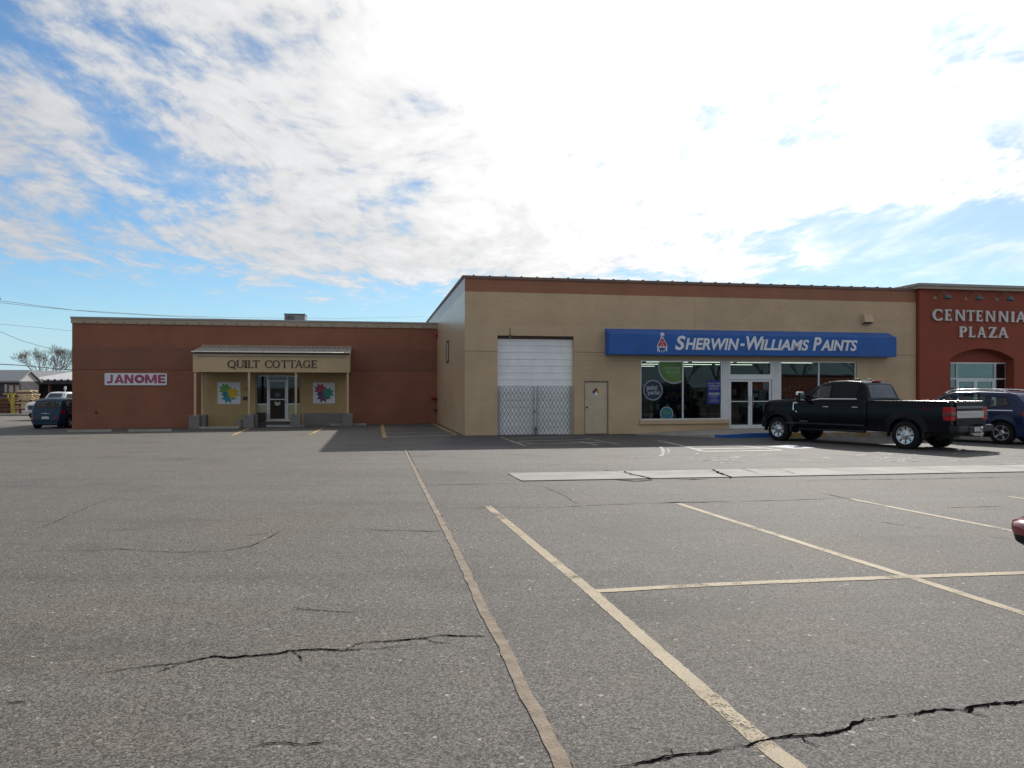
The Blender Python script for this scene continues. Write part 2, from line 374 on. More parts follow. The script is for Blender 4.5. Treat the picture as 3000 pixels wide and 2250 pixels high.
TAN = (.535, .392, .245)
M = dict(
    asphalt=asphalt_mat(),
    tan_block=block_mat('tan_block', TAN, .52, .1, .3, .55, stain=.18),
    tan_smooth=mat('tan_smooth', (.495, .365, .232), .6, var=.07, scale=.6, bump=.25, bscale=35, stain=.25),
    tan_low=block_mat('tan_low', (.52, .384, .24), .6, .2, .4, .3, stain=.28),
    band=block_mat('brown_band', (.31, .130, .070), .5, .2, .4, .35, stain=.15),
    tan_sheen=block_mat('tan_sheen', TAN, .30, .1, .3, .45, stain=.15, spec=.6),
    band_sheen=block_mat('band_sheen', (.31, .130, .070), .30, .2, .4, .3, stain=.15, spec=.6),
    brown_block=block_mat('brown_block', (.252, .100, .057), .7, .2, .4, .45, stain=.3, var=.12),
    brown_smooth=mat('brown_smooth', (.200, .080, .048), .7, var=.08, scale=.7, bump=.2, bscale=35, stain=.25),
    stucco_red=mat('stucco_red', (.25, .052, .027), .75, var=.08, scale=.8, bump=.5, bscale=55, stain=.22),
    coping=mat('coping', (.36, .29, .215), .55, var=.08, scale=1.0, stain=.25),
    coping_metal=mat('coping_metal', (.30, .295, .29), .6, 0, var=.08),
    flash=mat('flashing', (.16, .10, .085), .4, .35, var=.12),
    roof=mat('roof_gravel', (.22, .21, .20), .9, bump=.3),
    white_metal=mat('white_metal', (.62, .64, .66), .42, var=.06, scale=2),
    alu=mat('aluminium', (.66, .69, .72), .36, .25, var=.06),
    door_white=mat('roll_door', (.84, .86, .88), .5, var=.07, scale=1.2, stain=.25),
    gate=mat('gate_steel', (.045, .052, .060), .45, .5),
    gate_post=mat('gate_post_steel', (.22, .235, .25), .5, .3),
    black=mat('black_steel', (.02, .02, .022), .5),
    iron=mat('dark_iron', (.05, .045, .045), .6),
    door_tan=mat('door_tan', (.52, .43, .31), .5, var=.05, stain=.18),
    frame_brown=mat('frame_brown', (.10, .06, .045), .6),
    awning=mat('awning_blue', (.007, .095, .37), .42, var=.10, scale=1.5),
    sign_white=mat('sign_white', (.72, .74, .78), .5, var=.04),
    sign_red=mat('sign_red', (.42, .035, .05), .5, var=.06),
    sign_blue=mat('sign_blue', (.02, .08, .32), .5),
    board=mat('board_white', (.66, .68, .74), .55, var=.05, stain=.12),
    letter_dark=mat('letter_dark', (.035, .022, .020), .5),
    letter_pale=mat('letter_pale', (.58, .56, .55), .5, var=.06),
    glass=glass_mat('shop_glass', (.70, .78, .76)),
    glass_tint=glass_mat('glass_tinted', (.12, .15, .15), dark=.02),
    glass_car=glass_mat('car_glass', (.60, .76, .72), dark=.03),
    concrete=mat('concrete', (.25, .24, .222), .85, var=.16, scale=1.6, bump=.4, bscale=70, stain=.25),
    pan=mat('pan_concrete', (.205, .202, .190), .85, var=.18, scale=1.3, bump=.35, bscale=70),
    walk=mat('walk_concrete', (.30, .275, .235), .85, var=.15, scale=1.4, bump=.35, bscale=70, stain=.2),
    planter=mat('planter_block', (.185, .175, .17), .9, var=.1, scale=5, bump=.6, bscale=40),
    tar=mat('tar_seam', (.175, .140, .105), .9, var=.25, scale=9, bump=.9, bscale=45),
    crack=mat('crack_dark', (.004, .0038, .004), .95, var=.3, scale=20, spec=0.0),
    yellow=worn_paint('yellow_paint', (.335, .280, .198), .43),
    yellow_old=worn_paint('yellow_old', (.46, .33, .12), .45),
    white_paint=worn_paint('white_paint', (.37, .365, .345), .41),
    pale_seal=worn_paint('pale_sealer', (.27, .265, .25), .40),
    blue_paint=worn_paint('blue_paint', (.03, .12, .42), .40),
    curb_yellow=worn_paint('curb_yellow', (.42, .25, .06), .50),
    rubber=mat('rubber', (.009, .009, .010), .85, var=.2, scale=12, bump=.3, bscale=60, spec=.3),
    chrome=mat('chrome', (.62, .62, .64), .12, 1.0, var=0),
    rim=mat('rim_alloy', (.52, .52, .54), .22, .9, var=.04),
    rim_dark=mat('rim_dark', (.03, .03, .032), .5, .3),
    truck=mat('black_paint', (.0022, .0027, .0055), .17, 0, var=.1, spec=.17),
    plastic=mat('black_plastic', (.009, .009, .010), .55, spec=.3),
    suv=mat('blue_paint_car', (.006, .016, .060), .18, 0, var=.1, spec=.35),
    hatch=mat('steel_blue_paint', (.009, .032, .070), .3, 0, var=.08, spec=.3),
    red_car=mat('red_paint', (.20, .008, .016), .22, 0, var=.08, coat=1.0),
    lamp_red=mat('lamp_red', (.36, .005, .010), .3, var=.1, spec=.25),
    lamp_clear=mat('lamp_clear', (.55, .55, .55), .15, var=.1, coat=.8),
    amber=mat('amber_lens', (.60, .28, .05), .2, coat=.6),
    seat=mat('seat_cloth', (.035, .034, .034), .9),
    plate=mat('plate', (.55, .57, .55), .5),
    white_car=mat('white_vehicle', (.66, .67, .68), .35, var=.06, coat=.4),
    metal_roof=mat('metal_roof_grey', (.075, .085, .105), .7, 0, var=.1),
    metal_roof_white=mat('metal_roof_white', (.24, .25, .27), .7, 0, var=.1),
    shed_wall_and_shade=mat('shed_wall_and_shade', (.055, .052, .058), .9, var=.25, scale=1.5),  # wall colour, also stands in for shade in the yard office openings
    shed_white=mat('shed_white', (.40, .40, .39), .7, var=.08),
    wood=mat('lumber', (.66, .52, .30), .8, var=.2, scale=7),
    wood_red=mat('lumber_brown', (.13, .060, .035), .85, var=.3, scale=6),
    yellow_steel=mat('yellow_steel', (.42, .33, .04), .5),
    bark=mat('bark', (.20, .175, .15), .9, var=.25, scale=8),
    cable=mat('cable', (.03, .03, .035), .6),
    pole=mat('pole_wood', (.13, .10, .08), .9),
    alarm=mat('alarm_red', (.26, .02, .025), .5),
    ac=mat('ac_unit', (.20, .215, .235), .5, .2, var=.12),
    dark_int=mat('interior_dark', (.035, .034, .036), .9),
    int_floor=mat('interior_floor', (.10, .10, .10), .5),
    shelf=mat('shelf', (.12, .12, .14), .6),
    can_blue=mat('can_blue', (.03, .06, .20), .5, var=.3, scale=8),
    can_red=mat('can_maroon', (.10, .02, .03), .5, var=.3, scale=8),
    can_white=mat('can_white', (.35, .35, .36), .5, var=.3, scale=8),
    tube=mat('tube_light', (.9, .9, .8), .5, var=0, emit=(1.0, .95, .82, 1.25)),
    green=mat('sticker_green', (.085, .20, .04), .5, var=.2, scale=2),
    green_pale=mat('sticker_green_pale', (.19, .30, .16), .5, var=.1),
    teal=mat('sticker_teal', (.02, .14, .20), .5, var=.1),
    ring=mat('sticker_ring', (.27, .30, .34), .5),
    navy=mat('sticker_navy', (.016, .020, .06), .5),
    poster=mat('poster_blue', (.008, .022, .20), .45),
    sky_blue=mat('sticker_sky', (.12, .34, .55), .5),
    paper=mat('paper', (.50, .50, .48), .6),
    q_green=mat('quilt_green', (.13, .36, .09), .55), q_yellow=mat('quilt_yellow', (.62, .45, .02), .55), q_teal=mat('quilt_teal', (.02, .26, .36), .55),
    q_tealdk=mat('quilt_teal_dark', (.02, .20, .24), .55), q_red=mat('quilt_red', (.40, .05, .10), .55), q_emerald=mat('quilt_emerald', (.03, .26, .17), .55),
    q_purple=mat('quilt_purple', (.11, .03, .16), .55), q_violet=mat('quilt_violet', (.14, .05, .14), .55),
    janome=mat('letter_magenta', (.33, .06, .13), .55, var=.15, scale=4),
    nfpa_blue=mat('hazard_blue', (.03, .05, .20), .5), nfpa_red=mat('hazard_red', (.28, .02, .02), .5), nfpa_yel=mat('hazard_yellow', (.70, .55, .02), .5),
    brick_far=block_mat('brick_far', (.24, .085, .06), .8, .2, .4, .5),
)

# ------------------------------------------------------------------ ground
def axis(lo, hi, step, far):
    a = [-f for f in far[::-1]]; v = lo
    while v <= hi + 1e-6: a.append(v); v += step
    return a + far
xs = axis(-64, 60, 1.0, [80, 120, 200, 400, 900]); ys = axis(-20, 70, 1.0, [90, 120, 200, 400, 900]); ys = [y for y in ys if True]
gmb = MB(); gmb.smooth = True
gmb.grid([[(x, y, G(x, y)) for x in xs] for y in ys])
lot = build(gmb, 'parking_lot', M['asphalt'], kind='structure', label='worn grey asphalt parking lot with cracks and faded stall lines', cat='parking lot')

def ribbon(mb, pts, width, lift=.004, jitter=0.0, wj=0.0, step=.35, taper=False, seed=0):
    """strip lying on the lot along ground points"""
    rnd = random.Random(seed); P = []
    for a, b in zip(pts[:-1], pts[1:]):
        n = max(1, int((b - a).length / step))
        for i in range(n): P.append(a.lerp(b, i / n))
    P.append(pts[-1]); L = []; Rr = []; N = len(P)
    for i, p in enumerate(P):
        t = P[min(i + 1, N - 1)] - P[max(i - 1, 0)]; t.z = 0; t.normalize(); s = Vector((-t.y, t.x, 0))
        q = p + s * (rnd.gauss(0, 1) * jitter)
        k = 1.0
        if taper: k = min(1, 4 * i / N + .15, 4 * (N - 1 - i) / N + .15)
        wl = width / 2 * k * max(.15, 1 + rnd.gauss(0, wj)); wr = width / 2 * k * max(.15, 1 + rnd.gauss(0, wj))
        for lst, sg, ww in ((L, 1, wl), (Rr, -1, wr)):
            e = q + s * sg * ww; lst.append((e.x, e.y, G(e.x, e.y) + lift))
    mb.grid([L, Rr][::-1]); return mb
def pix(*pp): return [gp(a, b) for a, b in pp]

# tarred seam
mb = MB(); ribbon(mb, pix((1187, 1316), (1195, 1335), (1220, 1385), (1245, 1437), (1288, 1519), (1356, 1654), (1424, 1803), (1478, 1898), (1532, 2020), (1600, 2142), (1652, 2245), (1720, 2400)), .074, .0058, .003, .06, .10, seed=3)
build(mb, 'tar_seam', M['tar'], lot)
mb = MB(); ribbon(mb, pix((1192, 1318), (1200, 1335), (1225, 1385), (1250, 1437), (1294, 1519), (1364, 1654), (1434, 1803), (1490, 1898), (1546, 2020), (1616, 2142), (1672, 2245), (1740, 2400)), .016, .0045, .004, .5, .05, seed=4)
build(mb, 'seam_crack', M['crack'], lot)
# cracks
def r3(*p): return pix(*[(x / 1.4747, 1650 + y / 1.4747) for x, y in p])
def r4(*p): return pix(*[(1500 + x / 1.4747, 1650 + y / 1.4747) for x, y in p])
def r1(*p): return pix(*[(x / 1.4747, 1200 + y / 1.4747) for x, y in p])
def r2(*p): return pix(*[(1200 + x / 1.229, 1250 + y / 1.229) for x, y in p])
cr = [
    (r3((330, 492), (385, 487), (500, 467), (640, 447), (780, 435), (920, 405), (1000, 410), (1060, 405), (1200, 393), (1250, 380), (1380, 372), (1480, 379), (1560, 374), (1660, 370), (1720, 358), (1800, 352)), .007), (r3((780, 435), (920, 405), (1000, 410), (1060, 405), (1200, 393), (1250, 380), (1380, 372), (1480, 379), (1560, 374)), .013), (r3((1480, 379), (1540, 352), (1580, 343), (1700, 338), (1830, 325), (1900, 313), (2000, 316), (2120, 318)), .007),
    (r3((1540, 352), (1580, 343), (1700, 338), (1830, 325), (1900, 313)), .008), (r3((1900, 313), (2000, 316), (2120, 318)), .005),
    (r3((1060, 797), (1150, 785), (1220, 778), (1320, 787), (1440, 770)), .004), (r3((0, 612), (60, 606), (130, 596)), .007), (r3((1260, 195), (1400, 208), (1540, 216)), .003),
    (r4((430, 887), (520, 872), (600, 860), (700, 832), (850, 822), (950, 800)), .010), (r4((950, 800), (1040, 782), (1100, 765), (1250, 745), (1400, 735), (1450, 712), (1480, 690), (1580, 672)), .0135),
    (r4((1700, 657), (1830, 638), (1950, 633), (2060, 612), (2290, 596)), .015), (r4((1580, 672), (1640, 664), (1700, 657)), .005),
    (r1((0, 519), (70, 517), (150, 520), (230, 490), (300, 460), (420, 405), (520, 375)), .006), (r1((350, 518), (440, 520), (575, 519), (715, 514)), .006), (r1((180, 608), (380, 612), (520, 603), (740, 618), (960, 614), (1080, 592), (1150, 560), (1200, 528), (1330, 521)), .008),
    (r1((1040, 545), (1110, 540), (1180, 530)), .006), (r1((1460, 516), (1600, 519), (1750, 524), (1900, 527)), .009), (r1((0, 582), (70, 580), (150, 585)), .007), (r1((360, 147), (440, 143), (630, 142)), .03), (r1((1580, 365), (1700, 358), (1810, 357)), .008),
    (r1((1000, 315), (1100, 318), (1300, 312), (1600, 309)), .008), (r1((940, 352), (1100, 346), (1330, 343)), .006), (r1((1450, 125), (1680, 124), (1990, 122)), .03),
    (r2((0, 211), (200, 208), (380, 204)), .014), (r2((100, 295), (330, 291), (550, 290), (750, 280), (900, 276)), .010), (r2((880, 276), (1000, 273), (1160, 270)), .024), (r2((1160, 270), (1350, 266), (1560, 258)), .012),
    (r2((1390, 194), (1600, 191), (1900, 188), (2212, 180)), .020), (r2((1480, 238), (1600, 266), (1700, 285)), .010), (r2((1930, 294), (2000, 291), (2150, 286)), .012), (r2((1650, 335), (1760, 355), (1900, 370)), .006), (r2((2080, 399), (2140, 402), (2175, 406)), .006),
    (r2((740, 192), (820, 197), (872, 194)), .05), (r2((960, 192), (1020, 191), (1080, 189)), .03), (r2((700, 155), (735, 163)), .02),
    (r3((780, 435), (740, 452), (690, 470)), .005), (r3((1250, 380), (1290, 398), (1300, 425)), .005), (r3((1830, 325), (1870, 342), (1960, 350)), .005), (r4((1250, 745), (1270, 770), (1330, 792)), .006), (r4((700, 832), (690, 810), (640, 795)), .005), (r4((1950, 633), (1990, 655), (2060, 662)), .006),
    (r2((400, 205), (480, 215), (560, 250), (620, 285)), .006), (r2((0, 376), (70, 377), (140, 378)), .006)]
mb = MB()
for i, (p, wd) in enumerate(cr):
    near = p[0].y < 7
    ribbon(mb, p, max(.007, wd * 1.05) if near else wd * 1.15, .0048, .0035 + wd * .12 if near else .012, .5, .035 if near else .10, True, seed=20 + i)
    if near: ribbon(mb, p, wd * .6, .0046, .007 + wd * .45, 1.0, .03, True, seed=120 + i)
build(mb, 'asphalt_crack', M['crack'], lot)
# pale sealed cracks before the store
mb = MB(); rnd = random.Random(5)
for i in range(40):
    a = gp(rnd.uniform(1850, 3050), rnd.uniform(1328, 1354)); pts = [a]
    for k in range(rnd.randint(2, 6)):
        pts.append(pts[-1] + Vector((rnd.uniform(.05, .45) * rnd.choice((1, 1, 1, -1)), rnd.uniform(-.35, .30), 0)))
    ribbon(mb, pts, .065, .0045, .02, .3, .1, seed=i)
build(mb, 'sealed_crack', M['pale_seal'], lot)
mb = MB(); ribbon(mb, pix((1934, 1309), (1942, 1318), (1944, 1330), (1932, 1337)), .10, .0048, .01, .2, .1); ribbon(mb, pix((1955, 1314), (1960, 1322), (1957, 1330)), .06, .0048, .01, .2, .1)
build(mb, 'sealed_crack', M['pale_seal'], lot)
# painted lines
def line(pts, wd, m, name='parking_line', sd=1, lift=.0030):
    mb = MB(); nr_ = pts[0][1] > 1430 and m == 'yellow'; ribbon(mb, pix(*pts), wd, lift, .0012, .05 if nr_ else .05, .045 if nr_ else .12, seed=sd); return build(mb, name, M[m], lot)
line([(1430, 1484), (1629, 1650), (1737, 1738), (1934, 1914), (2219, 2165), (2327, 2250), (2480, 2380)], .102, 'yellow')
line([(1746, 1733), (2076, 1714), (2517, 1696), (2653, 1691), (3000, 1679), (3400, 1664)], .098, 'yellow', sd=2, lift=.0042)
line([(1986, 1475), (2534, 1650), (2666, 1691), (3000, 1798), (3500, 1960)], .096, 'yellow', sd=3)
line([(2490, 1462), (2740, 1511), (2990, 1560), (3300, 1625)], .092, 'yellow', sd=4)
line([(2955, 1455), (3010, 1462), (3400, 1520)], .09, 'yellow', sd=5)
line([(1119, 1243), (1127, 1282)], .16, 'yellow_old', sd=6); line([(1268, 1241), (1336, 1274)], .16, 'yellow_old', sd=7)
line([(1468, 1281), (1540, 1307)], .12, 'yellow', sd=8); line([(1714, 1283), (1823, 1304)], .12, 'yellow', sd=9)
line([(945, 1255), (908, 1273)], .13, 'yellow_old', sd=10); line([(735, 1252), (680, 1276)], .12, 'yellow_old', sd=11)
line([(1930, 1291), (1996, 1305), (2059, 1322)], .15, 'white_paint', sd=12); line([(2150, 1303), (2290, 1319)], .15, 'white_paint', sd=13)
for i, (a, b) in enumerate([((1128, 1282), (1334, 1275)), ((1126, 1268), (1322, 1266)), ((1124, 1258), (1300, 1257)), ((1500, 1285), (1665, 1281)), ((1520, 1293), (1725, 1288)), ((1540, 1301), (1770, 1296)), ((1500, 1297), (1560, 1296)),
                            ((2008, 1309), (2170, 1306)), ((2030, 1316), (2250, 1313)), ((2059, 1323), (2290, 1320))]):
    line([a, b], .16 if i < 7 else .26, 'white_paint', sd=30 + i, lift=.0065)
line([(1670, 1294), (1705, 1294), (1750, 1304)], .12, 'white_paint', sd=50)
# accessible bay symbol
mb = MB(); q = pix((2245, 1309), (2330, 1315), (2395, 1313), (2310, 1304)); mb.add([(p.x, p.y, p.z + .0055) for p in q], [(0, 1, 2, 3)]); build(mb, 'accessible_bay_panel', worn_paint('bay_white', (.40, .42, .45), .38), lot)
mb = MB(); ribbon(mb, pix((2312, 1306), (2322, 1309), (2345, 1308)), .12, .0075); ribbon(mb, pix((2322, 1309), (2330, 1311), (2362, 1310)), .10, .0075); build(mb, 'accessible_bay_mark', M['blue_paint'], lot)
# light scuffs
mb = MB(); rnd = random.Random(11)
for i in range(70):
    p = gp(rnd.uniform(-100, 3100), rnd.choice((rnd.uniform(1290, 1420), rnd.uniform(1350, 1800)))); L = .006 + .010 * rnd.random(); a = rnd.random() * 6.3
    mb.add([(p.x + L * math.cos(a + k * 1.57) * rnd.uniform(.5, 1), p.y + L * math.sin(a + k * 1.57) * rnd.uniform(.5, 1), G(p.x, p.y) + .005) for k in range(4)], [(0, 1, 2, 3)])
build(mb, 'litter_fleck', M['paper'], lot, kind='stuff')

# concrete drain pan across the lot
tl, bl = gp(1486, 1388), gp(1527, 1410.5); tr, br_ = gp(3000, 1363.5), gp(3000, 1383.5)
dt = (tr - tl).normalized(); db = (br_ - bl).normalized()
tr = tl + dt * 26; br_ = bl + db * 26
pmb = MB(); cuts = [0, .085, .158, .205, .26, .335, .42, .5, .6, .7, .8, .9, 1.0]; skew = [.6, .35, .25, .12, .1, .05, 0, 0, 0, 0, 0, 0, 0]
segs = []
for a, b in zip(cuts[:-1], cuts[1:]):
    g_ = .00045
    sa = .012 if a > 0 else 0; sb = .012
    P = [tl.lerp(tr, a + g_), tl.lerp(tr, b - g_), bl.lerp(br_, b - g_ + sb), bl.lerp(br_, a + g_ + sa)]
    n = max(1, int((P[1] - P[0]).length / .8)); rows = []
    for k in range(n + 1):
        t_ = P[0].lerp(P[1], k / n); b_ = P[3].lerp(P[2], k / n); mid = t_.lerp(b_, .5)
        rows.append([(b_.x, b_.y, G(b_.x, b_.y) + .018), (mid.x, mid.y, G(mid.x, mid.y) + .010), (t_.x, t_.y, G(t_.x, t_.y) + .018)])
    pmb.grid(rows)
    for side in (0, 2):
        e = [r_[side] for r_ in rows]; dn = [(x, y, z - .05) for x, y, z in e]
        pmb.grid([e, dn] if side == 0 else [dn, e])
    pmb.grid([rows[0][::-1], [(x, y, z - .05) for x, y, z in rows[0][::-1]]]); pmb.grid([[(x, y, z - .05) for x, y, z in rows[-1][::-1]], rows[-1][::-1]])
pan = build(pmb, 'drain_pan', M['pan'], kind='structure', label='pale cracked concrete drain strip crossing the lot before the paint store', cat='drain pan')
mb = MB(); ribbon(mb, pix((1828, 1384), (1850, 1392), (1880, 1398), (1912, 1407)), .035, .024, .012, .4, .1, seed=1); ribbon(mb, pix((2082, 1378.5), (2104, 1384), (2118, 1392), (2145, 1402)), .05, .024, .02, .5, .1, seed=2); ribbon(mb, pix((2168, 1376.5), (2195, 1382), (2222, 1389)), .02, .024, .01, .4, .1, seed=3)
ribbon(mb, pix((2260, 1375), (2300, 1382), (2330, 1390)), .012, .024, .01, .4, .1, seed=5); ribbon(mb, pix((2880, 1366), (2930, 1370), (2990, 1374)), .014, .024, .01, .4, .1, seed=6)
build(mb, 'concrete_crack', M['crack'], pan)

# ------------------------------------------------------------------ facades with openings
def facade(fr, us, zs, kindf, thick, edges=True):
    """wall front in the frame: cells from kindf(u,z) -> None (opening) or (offset, material index)"""
    mb = MB(); nu, nz = len(us) - 1, len(zs) - 1
    cell = [[kindf((us[i] + us[i + 1]) / 2, (zs[j] + zs[j + 1]) / 2) for j in range(nz)] for i in range(nu)]
    dep = lambda c: thick if c is None else c[0]
    for i in range(nu):
        for j in range(nz):
            c = cell[i][j]; u0, u1, z0, z1 = us[i], us[i + 1], zs[j], zs[j + 1]
            if c is not None:
                mb.cur = c[1]; d = c[0]
                mb.add([(u0, d, z0), (u1, d, z0), (u1, d, z1), (u0, d, z1)], [(0, 1, 2, 3)])
                mb.add([(u0, thick, z0), (u0, thick, z1), (u1, thick, z1), (u1, thick, z0)], [(0, 1, 2, 3)])
            for (i2, j2) in ((i + 1, j), (i, j + 1)):
                if i2 < nu and j2 < nz:
                    c2 = cell[i2][j2]; a, b = dep(c), dep(c2)
                    if abs(a - b) > 1e-6:
                        mb.cur = (c if (c2 is None or (c is not None and a < b)) else c2)[1] if (c or c2) else 0
                        if i2 > i: q = [(u1, a, z0), (u1, b, z0), (u1, b, z1), (u1, a, z1)]
                        else: q = [(u0, a, z1), (u1, a, z1), (u1, b, z1), (u0, b, z1)]
                        mb.add(q if a < b else q, [(0, 1, 2, 3)])
    mb.cur = 0
    return mb
def cuts_of(*vals): return sorted(set(round(v, 4) for v in vals))

# ================================================================== paint store (tan)
Zb = -.37
WM_ = FM.M
store = empty('shop_building', WM_ @ Matrix.Translation((0, 0, Zb)), 'tan painted block paint store with brown top band, roll-up door and white shop windows', 'building')
MT, MW, MDEP = 5.885, 20.06, 24.0
gd = (1.29, 4.40, Zb + .04, 3.60); ud = (4.825, 5.858, -.34, 1.81)
w1 = (7.235, 10.93, .21, 2.70); sdr = (11.17, 13.13, -.195, 2.69); w2 = (13.47, 17.15, .21, 2.66)
rc = (7.235, 17.15, .21, 2.70)
band_z = 5.30; beam_z = 3.98; gr_z = 2.97
us = cuts_of(0, MW, gd[0], gd[1], ud[0], ud[1], 7.235, 10.93, 11.13, 13.47, 17.15)
zs = cuts_of(Zb - .5, ud[2], -.195, gd[2], .21, ud[3], 2.67, gd[3], gr_z - .012, gr_z + .012, beam_z, band_z, MT)
def store_kind(u, z):
    if gd[0] < u < gd[1] and gd[2] < z < gd[3]: return None
    if ud[0] < u < ud[1] and ud[2] < z < ud[3]: return None
    if 7.235 < u < 17.15 and .21 < z < 2.67: return None
    if 11.13 < u < 13.47 and -.195 < z < 2.67: return None
    if z > band_z: return (0.0, 3)
    if z > beam_z: return (0.0, 0)
    if z > gr_z + .012: return (-.008, 1)
    if z > gr_z - .012: return (.03, 1)
    return (0.0, 2)
build(facade(FM, us, zs, store_kind, .30), 'front_wall', [M['tan_block'], M['tan_smooth'], M['tan_low'], M['band']], store, WM_)
# side wall toward the brown shop
mb = MB(); yv = [.30, 4, 8, 12.65, 18, MDEP]; zl = [Zb - .5, band_z, MT]
for j in range(2):
    mb.cur = j
    mb.add([(0, 0, zl[j]), (0, MDEP, zl[j]), (0, MDEP, zl[j + 1]), (0, 0, zl[j + 1])], [(3, 2, 1, 0)][::1])
mb.f = [f[::-1] for f in mb.f]
mb.f = [f[::-1] for f in mb.f]
build(mb, 'side_wall', [M['tan_sheen'], M['band_sheen']], store, WM_)
mb = MB(); mb.box(.02, MW, MDEP - .3, MDEP, Zb - .5, MT); mb.box(MW - .3, MW, .30, MDEP - .3, Zb - .5, MT); mb.box(.006, .3, .30, MDEP - .3, Zb - .5, MT - .01)
build(mb, 'rear_wall', M['tan_low'], store, WM_)
mb = MB(); mb.box(.3, MW - .3, .3, MDEP - .3, MT - .45, MT - .25); build(mb, 'roof', M['roof'], store, WM_)
# ribbed metal coping
mb = MB(); mb.box(-.04, MW - .001, -.05, .34, MT, MT + .035); mb.box(-.045, .34, .34, MDEP, MT, MT + .035)
mb.box(-.045, MW - .001, -.055, -.05, MT - .07, MT + .03)
k = .35
while k < MW: mb.box(k - .03, k + .03, -.06, .3, MT + .035, MT + .066); k += .635
k = .3
while k < MDEP: mb.box(-.075, .3, k - .05, k + .05, MT + .035, MT + .085); k += .42
build(mb, 'coping', M['flash'], store, WM_)
mb = MB()
for u in (9.62,): mb.box(u - .008, u + .008, -.0105, .0, gr_z + .012, band_z)
build(mb, 'wall_joint', M['tan_low'], store, WM_)
# slit window in the side wall
zc1, zc0 = 3.28, 1.62
sl = 7.1
def side_at(px, py):
    d = ray(px, py); t = (-FM.o[0] * CT - FM.o[1] * ST) / (-(d[0] * CT + d[1] * ST)) if True else 0
    # plane u=0: (t*d - O).u = 0
    t = (FM.o[0] * CT + FM.o[1] * ST) / (d[0] * CT + d[1] * ST)
    X, Y = t * d[0] - FM.o[0], t * d[1] - FM.o[1]
    return -X * ST + Y * CT, EYE + t * d[2]
v0, z1_ = side_at(1309, 1001); v1, z0_ = side_at(1315, 1062)
mb = MB(); mb.box(-.03, .02, v0, v1, z0_, z1_)
wn = build(mb, 'window', M['black'], store, WM_)
mb = MB(); mb.box(-.036, -.031, v1 + (v0 - v1) * .12, v1 + (v0 - v1) * .62, z0_ + .08, z1_ - .1); build(mb, 'pane', mat('frosted_pane', (.45, .45, .43), .3), wn, WM_)

# roll-up door
mb = MB(); a, b, z = gd[0] - .02, gd[1] + .02, gd[2]
hgt = gd[3] - .12 - z; nsec = 14
for i in range(nsec):
    z0 = z + hgt * i / nsec; z1 = z + hgt * (i + 1) / nsec
    mb.box(a, b, .20, .26, z0 + .0055, z1 - .0055)
    mb.box(a, b, .197, .20, z0 + .05, z0 + .09); mb.box(a, b, .197, .20, z1 - .09, z1 - .05)
mb.box(a, b, .2605, .29, z, gd[3])
rd = build(mb, 'roll_up_door', M['door_white'], store, WM_)
mb = MB(); mb.box(a + .02, b - .02, .18, .24, z + hgt + .001, gd[3]); build(mb, 'lintel', M['frame_brown'], rd, WM_)
mb = MB(); mb.box(a + .05, b - .05, .19, .22, z - .03, z + .006); build(mb, 'bottom_seal', M['black'], rd, WM_)
mb = MB(); mb.box(gd[0] + .25, gd[0] + .85, .16, .19, z + .55, z + .59); 
# old bracket above the door
u_, z_ = FM.at(1494, 960); mb = MB(); mb.box(u_ - .02, u_ + .02, -.02, .0, z_ - .42, z_); mb.box(u_ - .05, u_ + .07, -.03, 0, z_ - .30, z_ - .26); mb.box(u_ - .04, u_ + .03, -.03, 0, z_ - .46, z_ - .42)
build(mb, 'wall_bracket', mat('rusty_bracket', (.20, .16, .12), .8), store, WM_)
# utility door
mb = MB(); mb.box(ud[0] + .05, ud[1] - .05, .06, .11, ud[2] + .02, ud[3] - .05)
dr = build(mb, 'service_door', M['door_tan'], store, WM_, bevel=.006)
mb = MB(); mb.box(ud[0], ud[0] + .05, .04, .12, ud[2], ud[3]); mb.box(ud[1] - .05, ud[1], .04, .12, ud[2], ud[3]); mb.box(ud[0] + .05, ud[1] - .05, .04, .12, ud[3] - .05, ud[3])
build(mb, 'door_frame', mat('door_frame_tan', (.24, .19, .14), .6), dr, WM_)
mb = MB(); mb.smooth = True; u_, z_ = FM.at(1718, 1193); mb.lathe([(.0, -.01), (.033, 0), (.036, .03), (.018, .05), (.018, .075)], (ud[0] + .12, -.02, z_), 'y', 14); build(mb, 'door_knob', M['iron'], dr, WM_)

# shop windows and entrance
def frame_mb(u0, u1, z0, z1, y0, y1, muls=(), rails=(), t=.05, tb=None):
    mb = MB(); tb = tb or t
    mb.box(u0, u0 + t, y0, y1, z0, z1); mb.box(u1 - t, u1, y0, y1, z0, z1)
    xs_ = [u0 + t] + [c for m_ in sorted(muls) for c in (m_ - t / 2, m_ + t / 2)] + [u1 - t]
    for m_ in muls: mb.box(m_ - t / 2, m_ + t / 2, y0, y1, z0, z1)
    for i in range(0, len(xs_), 2):
        mb.box(xs_[i], xs_[i + 1], y0, y1, z0, z0 + tb); mb.box(xs_[i], xs_[i + 1], y0, y1, z1 - t, z1)
        for r_ in rails: mb.box(xs_[i], xs_[i + 1], y0, y1, r_ - t / 2, r_ + t / 2)
    return mb
GY = .12
d1 = FM.at(2000, 1100, .1)[0]; d2 = FM.at(2398, 1100, .1)[0]
for (u0, u1, dv) in ((7.235, 10.86, d1), (13.52, 17.15, d2)):
    wf = build(frame_mb(u0, u1, .21, 2.67, .07, .17, (dv,), (), .055), 'shop_window', M['alu'], store, WM_, bevel=.004, seg=1)
    for (p0, p1) in ((u0 + .055, dv - .0275), (dv + .0275, u1 - .055)):
        mb = MB(); mb.box(p0 - .005, p1 + .005, GY - .004, GY + .004, .26, 2.62); build(mb, 'pane', M['glass'], wf, WM_)
